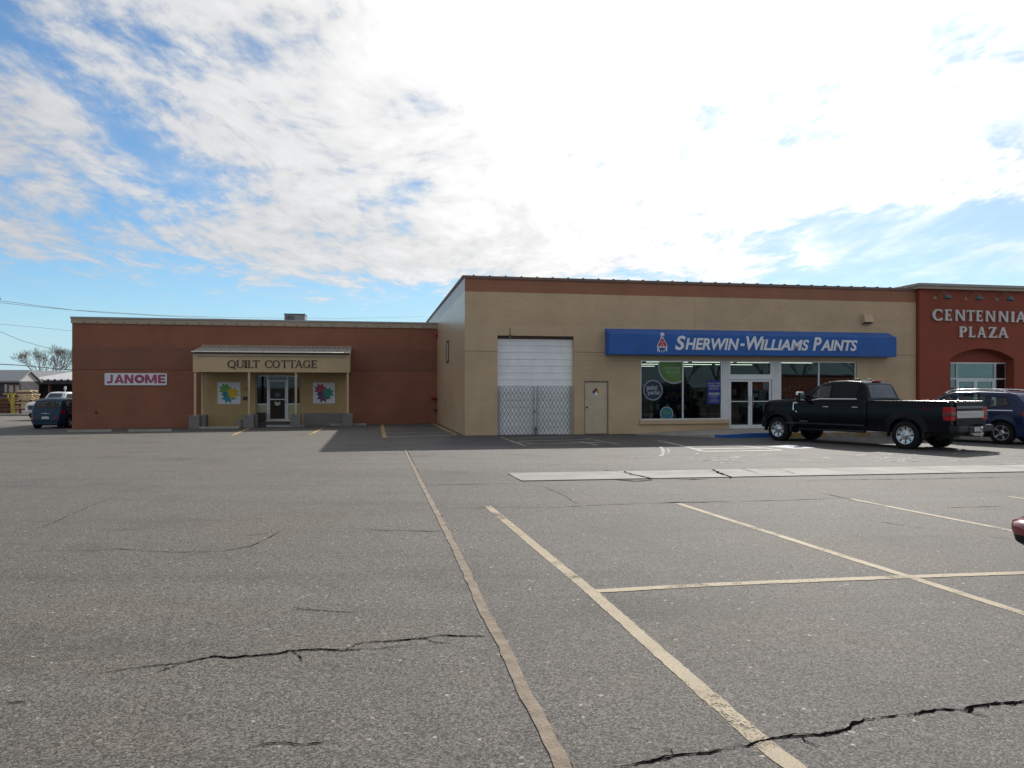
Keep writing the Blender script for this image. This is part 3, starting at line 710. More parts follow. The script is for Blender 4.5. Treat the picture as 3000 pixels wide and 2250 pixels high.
for (u0, u1) in ((10.86, 11.17), (13.13, 13.52)):
    mb = MB(); mb.box(u0, u1, .05, .2, -.195 if u0 > 11 and u0 < 13 else (.21 if u0 < 11 else -.195), 2.67)
    build(mb, 'entrance_pillar', M['white_metal'], store, WM_, bevel=.008)
for (u0, u1) in ((7.18, 11.13), (13.47, 17.2)):
    mb = MB(); mb.box(u0, u1, -.09, -.0005, .045, .185); build(mb, 'window_sill', M['tan_smooth'], store, WM_, bevel=.01)
tz0, tz1, hz1 = FM.at(2200, 1101, .1)[1], 2.67, FM.at(2200, 1112, .1)[1]
ent = build(frame_mb(11.17, 13.13, tz0, tz1, .06, .18, (), (), .06), 'transom', M['alu'], store, WM_, bevel=.004, seg=1)
mb = MB(); mb.box(11.23, 13.07, GY - .004, GY + .004, tz0 + .06, tz1 - .06); build(mb, 'pane', M['glass'], ent, WM_)
mb = MB(); mb.box(11.17, 13.13, .05, .19, hz1, tz0 - .001); build(mb, 'door_header', M['alu'], store, WM_)
dm = 12.15; zr = FM.at(2200, 1176, .1)[1]
for (u0, u1, hx) in ((11.19, dm - .006, dm - .10), (dm + .006, 13.11, dm + .10)):
    df = frame_mb(u0, u1, -.185, hz1 - .008, .09, .15, (), (), .085, .16)
    df.box(u0 + .085, u1 - .085, .10, .14, zr - .02, zr + .02)
    df = build(df, 'entrance_door', M['alu'], store, WM_, bevel=.004, seg=1)
    mb = MB(); mb.box(u0 + .08, u1 - .08, GY - .004, GY + .004, -.03, hz1 - .09); build(mb, 'pane', M['glass'], df, WM_)
    mb = MB(); mb.tube([(hx, .09, zr - .16), (hx, .03, zr - .16), (hx, .03, zr + .2), (hx, .09, zr + .2)], .014, 8); build(mb, 'door_handle', M['chrome'], df, WM_)
# sales room behind the glass
mb = MB(); mb.box(6.0, 19.5, .31, 21.5, -.26, -.2); build(mb, 'shop_floor', M['int_floor'], store, WM_)
mb = MB(); mb.box(6.0, 6.1, .31, 21.5, -.2, 3.6); mb.box(19.4, 19.5, .31, 21.5, -.2, 3.6); mb.box(6.1, 19.4, 21.4, 21.5, -.2, 3.6); mb.box(6.0, 19.5, .31, 21.5, 3.60, 3.7); build(mb, 'shop_interior', M['dark_int'], store, WM_)
mb = MB()
for i, (yy, z_) in enumerate(((6.7, 2.83), (10.2, 2.83), (13.9, 2.83), (17.6, 2.83))):
    u = 7.6 + .55 * i
    lim = (18.9, 17.6, 15.4, 13.6)[i]
    while u < lim:
        mb.box(u, u + 2.25, yy - .03, yy + .03, z_, z_ + .028); u += 2.5
build(mb, 'strip_light', M['tube'], store, WM_, kind='stuff')
mb = MB()
for yy in (6.7, 10.2, 13.9, 17.6): mb.box(7.4, 19, yy - .09, yy + .09, 2.886, 2.98)
build(mb, 'light_housing', M['dark_int'], store, WM_)
rnd = random.Random(2)
cans = MB()
for (su, sv, sw) in ((7.6, 2.6, 3.0), (8.4, 5.2, 3.2), (14.2, 4.2, 3.0), (10.6, 8.6, 4.0), (6.5, 1.1, .5)):
    mb = MB()
    for lv in (0.15, .55, .95, 1.35): mb.box(su + .002, su + sw - .002, sv, sv + .458, lv - .03, lv)
    mb.box(su, su + sw, sv + .46, sv + .5, -.2, 1.7)
    for e in (su - .03, su + sw): mb.box(e, e + .03, sv, sv + .5, -.2, 1.7)
    build(mb, 'shelf_unit', M['shelf'], store, WM_)
    for lv in (0.15, .55, .95, 1.35):
        u = su + .05
        while u < su + sw - .2:
            cans.cur = rnd.choice((0, 0, 1, 2)); h_ = rnd.choice((.2, .2, .26)); cans.box(u, u + .17, sv + .04, sv + .22, lv + .002, lv + h_); u += rnd.uniform(.19, .3)
build(cans, 'stock', [M['can_blue'], M['can_red'], M['can_white']], store, WM_, kind='stuff')

# ------------------------------------------------------------------ lettering
def text_mesh(txt, u0, u1, z0, z1, shear=0.0, offset=0.0, depth=.01, fit_h=True):
    cu = bpy.data.curves.new('lettering', 'FONT'); cu.body = txt; cu.shear = shear; cu.offset = offset; cu.extrude = .5; cu.resolution_u = 4
    ob = bpy.data.objects.new('lettering', cu); COL.objects.link(ob)
    dg = bpy.context.evaluated_depsgraph_get(); dg.update()
    me = bpy.data.meshes.new_from_object(ob.evaluated_get(dg)); bpy.data.objects.remove(ob); bpy.data.curves.remove(cu)
    vs = [v.co.copy() for v in me.vertices]; fs = [tuple(p.vertices) for p in me.polygons]; bpy.data.meshes.remove(me)
    x0 = min(v.x for v in vs); x1 = max(v.x for v in vs); y0 = min(v.y for v in vs); y1 = max(v.y for v in vs)
    sx = (u1 - u0) / (x1 - x0); sy = (z1 - z0) / (y1 - y0)
    return [(u0 + (v.x - x0) * sx, -v.z * depth, z0 + (v.y - y0) * sy) for v in vs], fs
def put_text(mb, txt, u0, u1, z0, z1, y, shear=0.0, offset=0.0, depth=.008):
    vs, fs = text_mesh(txt, u0, u1, z0, z1, shear, offset, depth); mb.add([(a, b + y, c) for a, b, c in vs], fs)

def arc(cx, cy, rx, ry, a0, a1, wt, wn, n=22):
    """stroked arc, thick at the sides and thin at top and bottom"""
    o = []; i_ = []
    for k in range(n + 1):
        a = R(a0 + (a1 - a0) * k / n); wd = wn + (wt - wn) * abs(math.cos(a)) ** 1.5
        o.append((cx + rx * math.cos(a), cy + ry * math.sin(a))); i_.append((cx + (rx - wd) * math.cos(a), cy + (ry - min(wd, ry * .9)) * math.sin(a)))
    return [[o[k], o[k + 1], i_[k + 1], i_[k]] for k in range(n)]
def st(x0, y0, x1, y1, wd):
    dx_, dy_ = x1 - x0, y1 - y0
    if abs(dy_) > abs(dx_) * .25: return [[(x0 - wd / 2, y0), (x0 + wd / 2, y0), (x1 + wd / 2, y1), (x1 - wd / 2, y1)]]
    return [[(x0, y0 - wd / 2), (x1, y1 - wd / 2), (x1, y1 + wd / 2), (x0, y0 + wd / 2)]]
def serif_letter(ch, T, t, s):
    """strokes of a roman capital in a unit-high box: thick T, thin t, serif overhang s"""
    h = t / 2
    def sf(x, y, wd): return [[(x - wd / 2 - s, y - h), (x + wd / 2 + s, y - h), (x + wd / 2 + s, y + h), (x - wd / 2 - s, y + h)]]
    L, H = h, 1 - h
    if ch == 'I': return st(.2, 0, .2, 1, T) + sf(.2, L, T) + sf(.2, H, T)
    if ch == 'L': return st(.2, 0, .2, 1, T) + sf(.2, H, T) + [[(.05, 0), (.68, 0), (.68, t), (.05, t)]] + [[(.68 - t, 0), (.68, 0), (.70, .26), (.68, .26)]]
    if ch == 'T': return st(.42, 0, .42, 1, T) + sf(.42, L, T) + [[(0, 1 - t), (.84, 1 - t), (.84, 1), (0, 1)]] + [[(0, 1), (-.02, .76), (0, .76), (t, 1)]] + [[(.84, 1), (.84 - t, 1), (.84, .76), (.86, .76)]]
    if ch == 'U': return st(.2, .32, .2, 1, T) + st(.8, .32, .8, 1, t * 1.2) + arc(.5 - (T - t) / 4, .34, .3 + T / 2 - .0, .34, 180, 360, (T + t) / 2, t * 1.1) + sf(.2, H, T) + sf(.8, H, t)
    if ch == 'C': return arc(.5, .5, .48, .5, 48, 312, T, t) + [[(.80, .66), (.84, .66), (.84, .98), (.80, .90)]] + [[(.80, .10), (.84, .04), (.84, .26), (.82, .30)]]
    if ch in 'OQ':
        p = arc(.5, .5, .5, .5, 0, 360, T, t, 30)
        return p + ([[(.42, .16), (.55, .2), (1.02, -.12), (.9, -.17)]] if ch == 'Q' else [])
    if ch == 'G': return arc(.5, .5, .48, .5, 48, 318, T, t) + st(.80, .06, .80, .42, T) + sf(.80, .42, T) + [[(.80, .66), (.84, .66), (.84, .98), (.80, .90)]]
    if ch == 'A': return st(.10, 0, .46, 1, t * 1.2) + st(.82, 0, .46, 1, T) + st(.22, .34, .74, .34, t) + sf(.10, L, t) + sf(.82, L, T)
    if ch == 'E': return st(.2, 0, .2, 1, T) + [[(.05, 0), (.68, 0), (.68, t), (.05, t)], [(.05, 1 - t), (.66, 1 - t), (.66, 1), (.05, 1)], [(.2, .5 - h), (.54, .5 - h), (.54, .5 + h), (.2, .5 + h)]] + [[(.68 - t, 0), (.68, 0), (.70, .26), (.68, .26)], [(.66 - t, 1), (.66, 1), (.67, .76), (.65, .76)], [(.54 - t * .7, .38), (.54, .38), (.54, .62), (.54 - t * .7, .62)]]
    if ch == 'N': return st(.12, 0, .12, 1, t * 1.3) + st(.84, 0, .84, 1, t * 1.3) + st(.84 - T * .1, 0, .12 + T * .1, 1, T) + sf(.12, L, t) + sf(.84, H, t)
    if ch == 'P': return st(.2, 0, .2, 1, T) + sf(.2, L, T) + sf(.2, H, T) + [[(.2, 1 - t), (.42, 1 - t), (.42, 1), (.2, 1)], [(.2, .44), (.42, .44), (.42, .44 + t), (.2, .44 + t)]] + arc(.40, .72, .32, .28, 90, -90, T, t)
    if ch == 'Z': return [[(.04, 1 - t), (.74, 1 - t), (.74, 1), (.04, 1)], [(0, 0), (.76, 0), (.76, t), (0, t)], [(.0, 0), (T * 1.15, 0), (.74, 1), (.74 - T * 1.15, 1)]] + [[(.04, 1), (.03, .76), (.05, .76), (.04 + t, 1)], [(.76, 0), (.79, .26), (.77, .26), (.76 - t, 0)]]
def roman(parent, fr, boxes, y0, depth, matr, T, t, s):
    """one child letter per (char, u0, u1, z0, z1)"""
    for (ch, u0, u1, z0, z1) in boxes:
        ps = serif_letter(ch, T, t, s); X = [p[0] for q in ps for p in q]; a, b = min(X), max(X); k = (u1 - u0) / (b - a)
        mb = MB()
        for i, q in enumerate(ps): mb.prism([(u0 + (x - a) * k, z0 + z * (z1 - z0)) for x, z in q], y0 - depth - .0004 * (i % 40), y0)
        build(mb, 'letter', matr, parent, fr.M)

# ------------------------------------------------------------------ blue awning sign
u0, u1, z0, z1 = FM.rect(1772, 967, 2628, 1039, 0.0)
ad = .55
aw_u1 = FM.at(2627, 1000, -ad)[0]; aw_u0 = FM.at(1790, 1000, -ad)[0]
az1 = FM.at(1790, 976, -ad)[1]; az0 = FM.at(1790, 1038.5, -ad)[1]; az1b = FM.at(1772, 962, 0)[1]
aw = empty('awning_sign', FM.M @ Matrix.Translation(((u0 + u1) / 2, -ad / 2, az0)), 'long royal blue awning sign with slanted white lettering above the shop windows', 'sign')
mb = MB(); lo = FM.at(1772, 1000, 0)[0]
hi = FM.at(2610, 1000, 0)[0]
P = [(lo, 0, az0), (lo, -ad, az0), (lo, -ad, az1), (lo, 0, az1b)]
ua, ub = 5.9, 19.0
ua = lo; ub = aw_u1
mb.add([(ua, -.001, az0), (ub, -.001, az0), (ub, -.001, az1b), (ua, -.001, az1b), (ua + .0, -ad, az0), (ub, -ad, az0), (ub, -ad, az1), (ua + .0, -ad, az1)],
       [(4, 5, 6, 7), (7, 6, 2, 3), (0, 1, 5, 4), (0, 4, 7, 3), (1, 2, 6, 5), (1, 0, 3, 2)])
build(mb, 'awning_cover', M['awning'], aw, FM.M, bevel=.018, seg=2, recalc=True)
mb = MB()
c8 = lambda x0, x1, y0_, y1_: (FM.rect(1700 + x0 / 2.212, 940 + y0_ / 2.212, 1700 + x1 / 2.212, 940 + y1_ / 2.212, -ad))
def seg(txt, x0, x1, yt, yb, sh=.22, off=.028):
    a, b, c, d = c8(x0, x1, yt, yb); put_text(mb, txt, a, b, c, d, -ad - .012, sh, off, .02)
seg('S', 614, 681, 96, 190); seg('HERWIN', 680, 1028, 113, 189); seg('-', 1036, 1064, 147, 163); seg('W', 1074, 1187, 101, 190); seg('ILLIAMS', 1164, 1481, 121, 192)
seg('P', 1506, 1562, 106, 194); seg('AINTS', 1557, 1794, 124, 195)
build(mb, 'lettering', M['sign_white'], aw, FM.M)
# pour-over-globe emblem
a, b, c, d = c8(494, 566, 75, 205); ew, eh = b - a, d - c
def E2(x, y): return (a + ew * x, c + eh * y)
def blob(fn, n=40): return [E2(*fn(2 * math.pi * k / n)) for k in range(n)]
em = MB(); em.cur = 0
bell = [(.08, .16), (.06, .34), (.16, .50), (.30, .62), (.38, .74), (.62, .74), (.72, .62), (.86, .50), (.97, .34), (.95, .16), (.80, .10), (.66, .14), (.5, .07), (.36, .14), (.22, .09)]
em.prism([E2(x, y) for x, y in bell], -ad - .008, -ad - .001)
for (dx_, L) in ((.11, .04), (.26, .0), (.44, .02), (.66, .0), (.90, .05)):
    em.prism([E2(dx_ - .035, .3), E2(dx_ - .035, L + .02), E2(dx_, L), E2(dx_ + .035, L + .02), E2(dx_ + .035, .3)], -ad - .0105, -ad - .001)
em.prism([E2(.42, .70), E2(.36, .84), E2(.40, .99), E2(.56, 1.0), E2(.72, .90), E2(.62, .76)], -ad - .009, -ad - .001)
em.cur = 1
red = [(.12, .34), (.20, .48), (.34, .60), (.42, .71), (.58, .71), (.68, .60), (.82, .48), (.91, .34), (.80, .26), (.66, .34), (.5, .25), (.36, .34), (.22, .27)]
em.prism([E2(x, y) for x, y in red], -ad - .013, -ad - .001)
em.cur = 2
em.prism([E2(.5 + .33 * math.cos(k), .24 + .15 * math.sin(k)) for k in [math.pi + math.pi * i / 14 for i in range(15)]], -ad - .0155, -ad - .001)
em.prism([E2(.44, .76), E2(.52, .86), E2(.66, .84), E2(.60, .77)], -ad - .0125, -ad - .001)
em.cur = 0
for i, (tx, q0, q1, r0, r1) in enumerate((('COVER', .36, .66, .545, .575), ('THE', .42, .60, .505, .535), ('EARTH', .34, .68, .465, .495), ('SWP', .36, .66, .33, .40))):
    x0, zz0 = E2(q0, r0); x1, zz1 = E2(q1, r1); put_text(em, tx, x0, x1, zz0, zz1, -ad - .016, 0, .0, .003)
build(em, 'emblem', [M['sign_white'], M['sign_red'], M['sign_blue']], aw, FM.M)

# ------------------------------------------------------------------ scissor gates
def scissor_gate(x0, x1, ztop, zbot, y, label):
    g = empty('folding_gate', FM.M @ Matrix.Translation(((x0 + x1) / 2, y, zbot)), label, 'gate', 'scissor gates across the roll-up door')
    mb = MB(); n = 9; sp = (x1 - x0) / n; rows = 7; hh = (ztop - zbot - .05) / rows
    for i in range(n + 1):
        for sg in (1, -1):
            pts = []
            for k in range(rows + 1):
                xx = x0 + i * sp + sg * (sp / 2 if k % 2 else -sp / 2) * .98
                pts.append((min(max(xx, x0), x1), y + sg * .008, zbot + .05 + k * hh))
            for p, q in zip(pts[:-1], pts[1:]):
                if abs(p[0] - q[0]) < 1e-3 and i in (0, n): continue
                mb.tube([p, q], .0068, 4)
    build(mb, 'lattice', M['gate'], g, FM.M)
    for xx in (x0 - .012, x1 + .012):
        mb = MB(); mb.box(xx - .011, xx + .011, y - .015, y + .015, zbot + .02, ztop - .02); build(mb, 'gate_post', M['gate_post'], g, FM.M)
    mb = MB(); mb.tube([((x0 + x1) / 2 - .03, y, zbot + .03), ((x0 + x1) / 2 + .03, y, zbot + .03)], .03, 10); build(mb, 'caster', M['black'], g, FM.M)
    return g
gz1 = FM.at(1500, 1131, -.02)[1]; gz0 = gd[2] - .03
scissor_gate(1.34, 2.78, gz1, gz0, .06, 'left grey steel scissor gate before the roll-up door, hinged at the corner side')
gB = scissor_gate(2.90, 4.30, gz1, gz0, .06, 'right grey steel scissor gate before the roll-up door, hinged at the service door side')
mb = MB(); mb.tube([(2.84, .03, gz0 - .005), (2.84, .03, gz0 + .36)], .018, 8); mb.box(2.76, 2.92, .015, .045, gz0 + .22, gz0 + .25); build(mb, 'drop_bolt', M['black'], gB, FM.M)
mb = MB(); mb.box(2.78, 2.84, .0, .06, gz0 + .93, gz0 + .985); build(mb, 'padlock', M['black'], gB, FM.M)

# hazard diamond on the service door
u_, z_ = FM.at(1746, 1148, .06); s_ = .165
hd = empty('hazard_sign', FM.M @ Matrix.Translation((u_, .05, z_ - s_)), 'small four coloured hazard diamond stuck on the tan service door', 'sign')
mb = MB()
for i, (cx, cz) in enumerate(((-1, 0), (0, 1), (1, 0), (0, -1))):
    mb.cur = i; ccx, ccz = u_ + cx * s_ / 2, z_ + cz * s_ / 2; h_ = s_ / 2
    mb.prism([(ccx - h_, ccz), (ccx, ccz - h_), (ccx + h_, ccz), (ccx, ccz + h_)], .052, .0595)
build(mb, 'diamond_panel', [M['nfpa_blue'], M['nfpa_red'], M['nfpa_yel'], M['sign_white']], hd, FM.M)
mb = MB(); put_text(mb, '2', u_ + s_ * .5 - .035, u_ + s_ * .5 + .035, z_ - .05, z_ + .05, .050, 0, .02, .002); build(mb, 'numeral', M['black'], hd, FM.M)

# wall lamp
u0, u1, z0, z1 = FM.rect(2523, 922, 2551, 948, 0)
wl = empty('wall_lamp', FM.M @ Matrix.Translation(((u0 + u1) / 2, 0, z0)), 'square tan wall pack lamp high above the right end of the blue awning', 'lamp')
mb = MB(); mb.prism([(0, 0), (1, 0), (1, 1), (0, 1)], 0, 1); mb = MB()
mb.add([(u0, 0, z0), (u1, 0, z0), (u1, 0, z1), (u0, 0, z1), (u0 + .02, -.26, z0 + .05), (u1 - .02, -.26, z0 + .05), (u1 - .02, -.14, z1), (u0 + .02, -.14, z1)], [(4, 5, 6, 7), (7, 6, 2, 3), (0, 1, 5, 4), (0, 4, 7, 3), (1, 2, 6, 5), (1, 0, 3, 2)])
build(mb, 'lamp_housing', M['tan_smooth'], wl, FM.M, bevel=.01, recalc=True)
mb = MB(); mb.box(u0 + .05, u1 - .05, -.2, -.04, z0 - .012, z0 + .012); build(mb, 'lens', M['iron'], wl, FM.M)

# window stickers (just behind the glass)
def disc(mb, cx, cz, r, y0, y1, clip=None, n=48):
    pts = [(cx + r * math.cos(2 * math.pi * k / n), cz + r * math.sin(2 * math.pi * k / n)) for k in range(n)]
    if clip: pts = [(min(max(x, clip[0]), clip[1]), min(max(z, clip[2]), clip[3])) for x, z in pts]
    q = []
    for p in pts:
        if not q or (abs(p[0] - q[-1][0]) + abs(p[1] - q[-1][1])) > 1e-4: q.append(p)
    mb.prism(q, y0, y1)
SY = .112
def c5(x, y): return FM.at(1850 + x / 7.213, 1030 + y / 7.213, SY)
clip1 = (7.30, d1 - .03, .27, 2.61); k5 = (c5(1000, 500)[0] - c5(0, 500)[0]) / 1000
cu_, cz_ = c5(455, 815)
s1 = empty('window_sticker', FM.M @ Matrix.Translation((cu_, SY, cz_ - .7)), 'dark round sticker with pale rim reading paint perks in the shop window', 'window sticker')
mb = MB(); disc(mb, cu_, cz_, 205 * k5, SY, SY + .003); build(mb, 'rim', M['ring'], s1, FM.M)
mb = MB(); disc(mb, cu_, cz_, 184 * k5, SY - .003, SY - .0008); build(mb, 'disc', M['navy'], s1, FM.M)
mb = MB()
for tx, x0, x1, yt, yb in (('paint', 320, 545, 705, 845), ('perks', 345, 595, 815, 940)):
    a0 = c5(x0, yb); a1 = c5(x1, yt); put_text(mb, tx, a0[0], a1[0], a0[1], a1[1], SY - .005, 0, .035, .0012)
build(mb, 'lettering', M['ring'], s1, FM.M)
cu_, cz_ = c5(900, 325); r_ = 340 * k5
s2 = empty('window_sticker', FM.M @ Matrix.Translation((cu_, SY, cz_ - r_)), 'big round green sticker cut off by the top of the shop window', 'window sticker')
mb = MB(); disc(mb, cu_, cz_, r_, SY, SY + .003, clip1); build(mb, 'rim', M['ring'], s2, FM.M)
mb = MB(); disc(mb, cu_, cz_, r_ * .90, SY - .003, SY - .0008, clip1); build(mb, 'disc', M['green'], s2, FM.M)
mb = MB()
for (x0, x1, y0_, y1_) in ((690, 1020, 320, 345), (700, 1020, 352, 378), (710, 1020, 405, 428), (720, 1015, 436, 458), (790, 960, 262, 272), (780, 950, 488, 496), (790, 940, 515, 522)):
    p, q = c5(x0, y1_), c5(x1, y0_); mb.box(p[0], q[0], SY - .0045, SY - .0032, p[1], q[1])
build(mb, 'print_rows', M['green_pale'], s2, FM.M)
cu_, cz_ = c5(742, 1310); r_ = 142 * k5
s3 = empty('window_sticker', FM.M @ Matrix.Translation((cu_, SY, .27)), 'teal round sticker with pale rim at the bottom of the shop window', 'window sticker')
mb = MB(); disc(mb, cu_, cz_, r_, SY, SY + .003, clip1); build(mb, 'rim', M['ring'], s3, FM.M)
mb = MB(); disc(mb, cu_, cz_, r_ * .87, SY - .003, SY - .0008, clip1); build(mb, 'disc', M['teal'], s3, FM.M)
mb = MB(); p, q = c5(665, 1330), c5(810, 1270); mb.box(p[0], q[0], SY - .0045, SY - .0032, p[1] + .03, q[1]); build(mb, 'print_rows', M['green'], s3, FM.M)
p, q = c5(1600, 1105), c5(1898, 605)
s4 = empty('poster', FM.M @ Matrix.Translation(((p[0] + q[0]) / 2, SY, p[1])), 'royal blue poster about curbside pickup in the shop window', 'poster')
mb = MB(); mb.box(p[0], q[0], SY - .002, SY + .002, p[1], q[1]); build(mb, 'sheet', M['poster'], s4, FM.M)
mb = MB()
for tx, x0, x1, yt, yb in (('READY FOR', 1612, 1882, 655, 695), ('CURBSIDE', 1620, 1868, 710, 750), ('PICKUP?', 1640, 1845, 765, 805)):
    a0 = c5(x0, yb); a1 = c5(x1, yt); put_text(mb, tx, a0[0], a1[0], a0[1], a1[1], SY - .004, .12, .03, .0012)
for (x0, x1, y0_, y1_) in ((1630, 1860, 868, 912), (1645, 1840, 928, 938), (1670, 1815, 954, 964), (1680, 1810, 998, 1005), (1650, 1840, 1022, 1030), (1640, 1845, 1042, 1049), (1650, 1840, 1060, 1067)):
    a0, a1 = c5(x0, y1_), c5(x1, y0_); mb.box(a0[0], a1[0], SY - .0035, SY - .0022, a0[1], a1[1])
build(mb, 'print_rows', M['ring'], s4, FM.M)
def notice(x0, y0_, x1, y1_, label, m1, m2):
    a0, a1, b0, b1 = FM.rect(x0, y0_, x1, y1_, .13)
    n_ = empty('door_notice', FM.M @ Matrix.Translation(((a0 + a1) / 2, .13, b0)), label, 'notice')
    mb = MB(); mb.box(a0, a1, .130, .133, b0, b1); build(mb, 'sheet', m1, n_, FM.M)
    mb = MB(); e = (a1 - a0) * .15; mb.box(a0 + e, a1 - e, .1275, .1292, b0 + e, b1 - e); build(mb, 'print_rows', m2, n_, FM.M)
notice(2236, 1120, 2251, 1140, 'white edged light blue notice at the top of the right glass door', M['paper'], M['sky_blue'])
notice(2208, 1153, 2220, 1163, 'small pale paper note in the middle of the right glass door', M['paper'], M['ring'])
notice(2222, 1181, 2241, 1187, 'narrow bright blue sticker below the push bar of the right glass door', M['sky_blue'], M['teal'])
a0, a1, b0, b1 = FM.rect(2223, 1143, 2244, 1174, .13)
mb = MB(); mb.box(a0, a1, .130, .133, b0, b1); build(mb, 'door_decal', mat('grey_print', (.16, .16, .155), .6, var=.4, scale=18), None, FM.M, 'grey printed decal low on the right glass door under the blue notice', 'decal')
a0, a1, b0, b1 = FM.rect(2146, 1140, 2157, 1156, .13)
mb = MB(); mb.box(a0, a1, .130, .133, b0, b1); build(mb, 'door_decal', mat('dark_print', (.12, .14, .14), .6, var=.4, scale=18), None, FM.M, 'small dark printed decal at the edge of the left glass door', 'decal')

# ------------------------------------------------------------------ walk before the stores
mb = MB(); cmb = MB()
def walk_h(u): return .155 * max(0, min(1, (u - 6.9) / 3.3))
def walk_d(u): return .5 + 2.95 * max(0, min(1, (u - 6.9) / 2.2))
uu = [6.9 + .5 * i for i in range(6)] + [9.9 + .8 * i for i in range(36)]
rows = []
for u in uu:
    dpt = walk_d(u); r_ = []
    for k in range(5):
        v = -dpt * (1 - k / 4); v = v if k < 4 else .04
        r_.append((u, v, FM.g(u, v) + .004 + walk_h(u)))
    rows.append(r_)
mb.grid([list(r_) for r_ in rows]); mb.f = [f[::-1] for f in mb.f]
front = [r_[0] for r_ in rows]
mb.grid([[(u, v, z - .25) for u, v, z in front], front])
walk = build(mb, 'sidewalk', M['walk'], None, FM.M, 'low concrete walk with painted kerb before the paint store windows', 'sidewalk', kind='structure')
ucb = [FM.at(p_, 1283, -3.4)[0] for p_ in (1925, 2122)]
for (a, b, m_) in ((9.5 - .6, 11.0, 'blue_paint'), (11.0, 36.0, 'curb_yellow')):
    mb = MB(); L0 = []; L1 = []; L2 = []; u = a
    while u <= b + 1e-6:
        v = -walk_d(u); z = FM.g(u, v) + .004 + walk_h(u); L0.append((u, v - .004, z - .2)); L1.append((u, v - .004, z + .003)); L2.append((u, v + .15, z + .003 + .0115 * -.0)); u += .35
    mb.grid([L0, L1, L2]); build(mb, 'kerb_paint', M[m_], walk, FM.M)

# ================================================================== plaza entrance block (red stucco)
POFF = -.19
PZ = -.38
pu0 = MW + .02; pu1 = pu0 + 11.5
plaza = empty('plaza_building', FM.M @ Matrix.Translation((pu0, POFF, PZ)), 'dark red stucco entrance block with arched recess and white letters at right edge', 'building')
ztop = FM.at(2760, 845, POFF)[1]
ar0 = FM.at(2785, 1047, POFF); ar1 = FM.at(2971, 1047, POFF); arT = FM.at(2877, 1021, POFF)[1]
uA, uB, zA = ar0[0], ar1[0], ar0[1] - .05
# arc from (uA,zA) over (mid,arT) to (uB,zA)
hw = (uB - uA) / 2; sag = arT - zA; rad = (hw * hw + sag * sag) / (2 * sag); ccz = arT - rad; um = (uA + uB) / 2
pts = [(uB - (uB - uA) * k / 28, 0) for k in range(29)]
arch = [(u, ccz + math.sqrt(max(0, rad * rad - (u - um) ** 2))) for u, _ in pts]
zlow = PZ - .4
mb = MB()
outline = [(pu0, zlow), (uA, zlow)] + arch[::-1] + [(uB, zlow), (pu1, zlow), (pu1, ztop), (pu0, ztop)]
# split the front into convex strips so the arch edge stays clean
fr_ = POFF; bk = POFF + .45
def pq(q, y): mb.add([(u, y, z) for u, z in q], [(0, 1, 2, 3)])
pq([(pu0, zlow), (uA, zlow), (uA, ztop), (pu0, ztop)], fr_); pq([(uB, zlow), (pu1, zlow), (pu1, ztop), (uB, ztop)], fr_)
A2 = arch[::-1]
for p, q in zip(A2[:-1], A2[1:]): pq([p, q, (q[0], ztop), (p[0], ztop)], fr_)
loop = [(uA, zlow)] + A2 + [(uB, zlow)]
for p, q in zip(loop[:-1], loop[1:]): mb.add([(p[0], fr_, p[1]), (q[0], fr_, q[1]), (q[0], bk, q[1]), (p[0], bk, p[1])], [(3, 2, 1, 0)])
mb.add([(pu0, fr_, zlow), (pu0, 9, zlow), (pu0, 9, ztop), (pu0, fr_, ztop)], [(0, 1, 2, 3)][::-1]); mb.add([(pu1, fr_, zlow), (pu1, 9, zlow), (pu1, 9, ztop), (pu1, fr_, ztop)], [(0, 1, 2, 3)])
mb.add([(pu0, 9, zlow), (pu1, 9, zlow), (pu1, 9, ztop), (pu0, 9, ztop)], [(3, 2, 1, 0)]); mb.add([(pu0, fr_, ztop), (pu1, fr_, ztop), (pu1, 9, ztop), (pu0, 9, ztop)], [(0, 1, 2, 3)])
build(mb, 'wall', M['stucco_red'], plaza, FM.M)
# recessed infill above and beside the glazing
gu0, gu1 = FM.at(2779, 1100, bk)[0], FM.at(2949, 1100, bk)[0]; gzt = FM.at(2860, 1062, bk)[1]
mb = MB(); mb.box(uA - .05, uB + .05, bk, bk + .1, gzt, arT + .05); mb.box(uA - .05, gu0, bk, bk + .1, zlow, gzt); mb.box(gu1, uB + .05, bk, bk + .1, zlow, gzt); build(mb, 'recess_wall', M['stucco_red'], plaza, FM.M)
ctop = FM.at(2692, 828, POFF - .2)[1]; cmid = FM.at(2692, 836, POFF - .2)[1]; cbot = FM.at(2692, 844, POFF - .1)[1]
mb = MB(); mb.box(pu0 - .14, pu1 + .1, POFF - .16, 1.6, cbot - .02, cmid); build(mb, 'cornice', M['coping'], plaza, FM.M, bevel=.015)
mb = MB(); mb.box(pu0 - .18, pu1 + .12, POFF - .2, 1.65, cmid + .001, ctop); build(mb, 'parapet_cap', M['coping_metal'], plaza, FM.M, bevel=.01)
